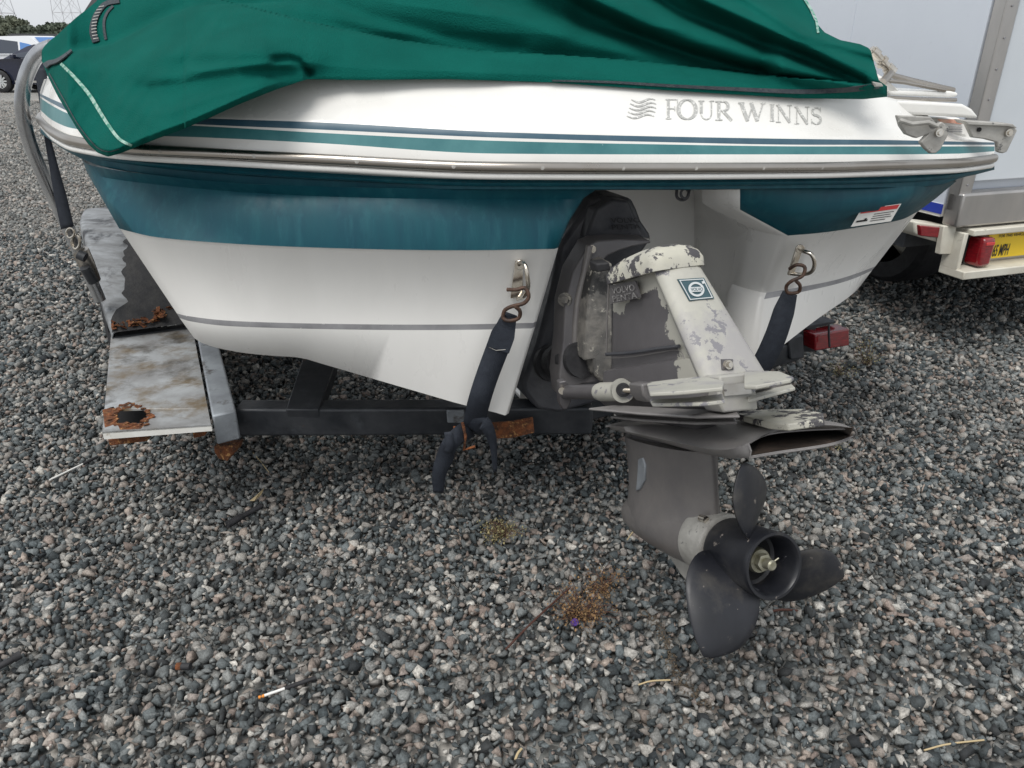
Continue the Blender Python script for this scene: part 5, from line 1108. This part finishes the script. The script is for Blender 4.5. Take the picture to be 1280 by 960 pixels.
# trees
def tree(x, y, h, wd, m, label, pine, group):
    t = thing('pine_tree' if pine else 'broadleaf_tree', label, 'tree', (x, y, 0), group)
    rr = random.Random(int(x * 7 + h * 31)); lean = rr.uniform(-.04, .04)
    tp = [(x + lean * z, y, z) for z in np.linspace(0, h * .96, 7)]; g = [tube_g(tp, list(np.linspace(.19, .04, 7)), 7)]
    br = []
    nb = 16 if pine else 20
    for i in range(nb):
        z = h * (.42 + .55 * i / nb) if pine else h * (.25 + .6 * rr.random()); a = rr.uniform(0, 6.28); L_ = wd * (.35 + .65 * (1 - abs((z / h - .7)) * 1.8)) * rr.uniform(.6, 1.1)
        e = np.array([x + lean * z + math.cos(a) * L_, y + math.sin(a) * L_, z + L_ * rr.uniform(.1, .45)]); br.append(e); g.append(tube_g([(x + lean * z, y, z), e], [.06, .02], 5))
    obj('trunk', merge(g), M['bark'], t)
    V = []; Fc = []
    for e in br + [np.array([x + lean * h, y, h])]:
        for k in range(150):
            d = np.array([rr.gauss(0, 1), rr.gauss(0, 1), rr.gauss(0, .55)]) * wd * .22; c = e + d; s = rr.uniform(.10, .26); a = np.array([rr.gauss(0, 1), rr.gauss(0, 1), rr.gauss(0, 1)]); a /= np.linalg.norm(a); b = np.cross(a, [rr.gauss(0, 1), rr.gauss(0, 1), rr.gauss(0, 1)]); b /= np.linalg.norm(b) + 1e-6
            i0 = len(V); V += [c + a * s, c + b * s, c - a * s * .8, c - b * s]; Fc.append((i0, i0+1, i0+2, i0+3))
    me = mesh('crown', V, Fc); link('crown', me, m, t)
rt = random.Random(3)
TS = [(-30, 22, 0, 'olive tree just outside the left picture edge on the far treeline'), (-12, 20, 1, 'pine cut by the left picture edge on the far treeline'),
      (3, 24, 0, 'tall olive tree at the extreme left of the far treeline'), (11, 27, 1, 'dark pine between the two tall olive trees of the far treeline'), (19, 24, 0, 'tallest bushy olive tree of the far treeline, left of the dip'),
      (27, 29, 0, 'olive tree on the right shoulder of the tall clump above the cars'), (34, 37, 1, 'small pine starting the low dip of the far treeline'), (41, 42, 1, 'lowest pine in the dip of the far treeline'),
      (49, 41, 0, 'low olive tree right of the dip in the far treeline'), (59, 36, 1, 'flat-topped pine just left of the green cover'), (68, 38, 0, 'olive tree half hidden by the edge of the green cover'), (76, 33, 1, 'far pine showing its tip over the shoulder of the green cover')]
for xp, ty, k, lab_ in TS:
    Yd = rt.uniform(95, 120); d = P(xp, 54, Yd); h = P(xp, ty, Yd)[2]
    tree(d[0], Yd, max(h, 2.5), h * .26 + .4, M['leafdark'] if k else M['leafolive'], lab_, k, 'trees on the far treeline')
V = []; Fc = []
for i in range(5200):
    Yd = rt.uniform(118, 135); xp = rt.uniform(-90, 140); p = P(xp, 54, Yd); z = rt.random() ** .7 * (3.0 + 1.0 * math.sin(xp * .21) + .5 * math.sin(xp * .7)); c = np.array([p[0], Yd, z]); s = rt.uniform(.25, .5)
    a = np.array([rt.gauss(0, 1), rt.gauss(0, 1), rt.gauss(0, 1)]); a /= np.linalg.norm(a); b = np.cross(a, [0.3, .8, rt.gauss(0, 1)]); b /= np.linalg.norm(b)
    i0 = len(V); V += [c + a*s, c + b*s, c - a*s, c - b*s]; Fc.append((i0, i0+1, i0+2, i0+3))
o = link('far_wood', mesh('far_wood', V, Fc), M['leafdark']); o['kind'] = 'stuff'; tag(o, 'dense dark undergrowth of the far wood behind the cars', 'wood')
# transmission pylons
def pylon(x, y, h, w0, label):
    t = []; n = 9
    for i in range(n):
        z0, z1 = h * i / n, h * (i + 1) / n; a0, a1 = w0 * (1 - .82 * i / n), w0 * (1 - .82 * (i + 1) / n)
        c0 = [(x + sx * a0, y + sy * a0, z0) for sx, sy in ((-1, -1), (1, -1), (1, 1), (-1, 1))]; c1 = [(x + sx * a1, y + sy * a1, z1) for sx, sy in ((-1, -1), (1, -1), (1, 1), (-1, 1))]
        for k in range(4):
            t.append(tube_g([c0[k], c1[k]], .09, 4)); t.append(tube_g([c0[k], c1[(k+1) % 4]], .05, 4)); t.append(tube_g([c0[(k+1) % 4], c1[k]], .05, 4)); t.append(tube_g([c1[k], c1[(k+1) % 4]], .05, 4))
    for z in (.72, .84, .95): t.append(tube_g([(x - 5, y, h * z), (x + 5, y, h * z)], .12, 4))
    o = obj('pylon', merge(t), M['pylon']); tag(o, label, 'pylon', None)
p = P(6, 54, 210); pylon(p[0], 210, 38, 3.4, 'pale lattice power pylon at the left picture edge above the cars')
p = P(92, 54, 260); pylon(p[0], 260, 46, 3.6, 'pale lattice power pylon just left of the green cover')

# ------------------------------------------------------------------ DEBRIS AND WEEDS
def stick(name, a, b, r, m, label, cat, h=.012, parts=None, group=None):
    A, B = G(*a, h), G(*b, h + .004)
    if parts is None:
        o = obj(name, tube_g(catmull([A, A * .6 + B * .4 + np.array([0, .003, .003]), B], 8), r, 8), m, smooth=True); tag(o, label, cat, group); return o
    t = thing(name, label, cat, tuple(A), group)
    for nm, u0, u1, rr, mm in parts: obj(nm, tube_g([A + (B - A) * u0, A + (B - A) * u1], rr, 10), mm, t, smooth=True, angle=40)
    return t
stick('plastic_stirrer', (62, 600), (122, 571), .004, None, 'thin white plastic rod with a black end lying left of the trailer', 'plastic rod', parts=[('rod', 0, .68, .0032, M['whiteplastic']), ('cap', .68, 1, .0055, M['rubber'])])
stick('marker_pen', (323, 872), (395, 847), .004, None, 'small pen with orange tip and black cap on the gravel', 'pen', h=.014, parts=[('tip', 0, .1, .004, M['orangeplastic']), ('barrel', .1, .45, .0035, M['whiteplastic']), ('cap', .45, 1, .0055, M['rubber'])])
stick('hose_scrap', (284, 656), (327, 632), .010, None, 'short scrap of black rubber hose below the crossbeam', 'hose scrap', h=.014, parts=[('hose', .35, 1, .009, M['rubber']), ('cuff', 0, .4, .012, M['rubber'])])
stick('rubber_scrap', (-6, 836), (26, 818), .008, None, 'black rubber scrap at the left picture edge', 'rubber scrap', h=.014, parts=[('hose', 0, .7, .008, M['rubber']), ('cuff', .7, 1, .011, M['rubber'])])
stick('metal_fitting', (217, 833), (238, 833), .008, None, 'little black cylinder with a bronze band among the stones', 'fitting', h=.014, parts=[('body', 0, 1, .009, M['rubber']), ('band', .2, .5, .0095, M['rust'])])
stick('straw_stalk', (784, 675), (800, 656), .002, M['straw'], 'short pale straw left of the gearcase', 'straw')
stick('straw_stalk', (798, 856), (838, 850), .002, M['straw'], 'pale straw stalk below the propeller', 'straw')
stick('straw_stalk', (1155, 938), (1230, 925), .002, M['straw'], 'long pale straw near the bottom right corner', 'straw')
stick('straw_stalk', (644, 950), (652, 936), .003, M['straw'], 'stubby pale stalk at the bottom edge', 'straw')
stick('twig', (632, 812), (712, 735), .003, M['twig'], 'dark red-brown twig lying across the gravel', 'twig', h=.02)
stick('twig', (310, 560), (336, 590), .0018, M['straw'], 'thin curled tan twig under the crossbeam', 'twig')
stick('twig', (965, 764), (1002, 764), .0035, M['twig'], 'short red-brown stick behind the propeller', 'twig')
lf = obj('dry_leaf', slab_g([G(312, 626, .02), G(322, 619, .03), G(330, 610, .028), G(327, 618, .02), G(318, 626, .018)], (0, 0, -.001)), M['straw']); tag(lf, 'narrow curled yellow leaf below the crossbeam', 'leaf')
cp = obj('bottle_cap', disc_g(G(718, 778, .014), (.3, -.5, .8), .010, .010, 14), M['purple'], smooth=True, angle=30); tag(cp, 'small purple plastic cap beside the dry orange weed', 'cap')
def lump(px, py, s, label):
    V, Fc = T1[random.randrange(30)]; p = G(px, py, .012)
    o = obj('pale_stone', ([p + v * s for v in V], [tuple(map(int, f)) for f in Fc]), M['ironstone']); tag(o, label, 'stone')
for a in ((102, 868, .016, 'cream rounded stone in the lower left foreground'), (573, 908 - 15, .014, 'cream stone at the bottom centre-left of the frame'), (588, 882, .015, 'small bright white stone at the bottom centre'), (596, 868, .013, 'pale yellowish pebble just above the bright white one'), (540, 735, .015, 'white stone left of the dry orange weed'), (313, 806, .018, 'broad pale stone above the pen'), (1125, 762, .026, 'large flat pale stone right of the propeller'), (1178, 745, .018, 'smaller pale stone right of the large flat one'), (905, 468, .016, 'cream stone')):
    if a[0] != 905: lump(*a)
def weed(px, py, h, spread, n, m, label, flat=.6):
    b = G(px, py); t = thing('dry_weed', label, 'weed', tuple(b)); g = []; V = []; Fc = []
    rr = random.Random(int(px))
    for i in range(n):
        a = rr.uniform(0, 6.28); r = spread * rr.uniform(.3, 1); top_ = b + np.array([math.cos(a) * r, math.sin(a) * r, h * rr.uniform(.3, 1)]); mid_ = (b + top_) / 2 + np.array([rr.uniform(-.01, .01), rr.uniform(-.01, .01), .01])
        g.append(tube_g([b + np.array([rr.gauss(0, .012), rr.gauss(0, .012), 0]), mid_, top_ + np.array([rr.gauss(0, .01), rr.gauss(0, .01), 0])], .0007, 4))
        for k in range(20):
            u = rr.uniform(.25, 1.05); c = b + (top_ - b) * u + np.array([rr.gauss(0, .013), rr.gauss(0, .013), rr.gauss(0, .006)]); s = rr.uniform(.002, .0052); aa = np.array([rr.gauss(0, 1), rr.gauss(0, 1), rr.gauss(0, 1)]); aa /= np.linalg.norm(aa); bb = np.cross(aa, [0.2, .5, .9]); bb /= np.linalg.norm(bb)
            i0 = len(V); V += [c + aa*s, c + bb*s*.6, c - aa*s, c - bb*s*.6]; Fc.append((i0, i0+1, i0+2, i0+3))
    obj('stem', merge(g), M['twig'], t); o = link('foliage', mesh('foliage', V, Fc), m, t)
weed(628, 668, .035, .075, 50, M['weedgreen'], 'low flat olive-brown weed below the crossbeam')
weed(727, 772, .08, .11, 60, M['weed'], 'dry orange-brown weed with the purple cap at its foot')
weed(752, 735, .05, .08, 30, M['weed'], 'small tuft of dry brown weed left of the drive leg')
weed(1082, 458, .16, .10, 26, M['weedgreen'], 'tall sparse dry weed right of the red tail light')
weed(1050, 470, .08, .10, 16, M['weedgreen'], 'small pale weed just below the red tail light')
weed(1040, 560, .02, .05, 8, M['weedgreen'], 'tiny tuft in the gravel right of the grey plate')

# brown fines washed into a shallow rut below the propeller
V = []; Fc = []; rr = random.Random(5)
for i in range(1500):
    t = rr.random(); x = 805 + 75 * t + rr.gauss(0, 5) + 8 * math.sin(t * 7); y = 765 + 120 * t + rr.gauss(0, 4); c = G(x, y, .004 + .009 * rr.random()); sz = rr.uniform(.0012, .0038); k = len(V)
    V += [c + np.array([rr.uniform(-1, 1), rr.uniform(-1, 1), rr.uniform(-.6, .9)]) * sz for _ in range(4)]; Fc += [(k, k+1, k+2), (k, k+1, k+3), (k+1, k+2, k+3), (k, k+2, k+3)]
o = link('dirt_fines', mesh('dirt_fines', V, Fc), mat('tan_fines', (.16, .125, .085), .95, var=(.08, .06, .045), vscale=60)); o['kind'] = 'stuff'; tag(o, 'narrow brown streak of fines in the gravel below the propeller', 'dirt')
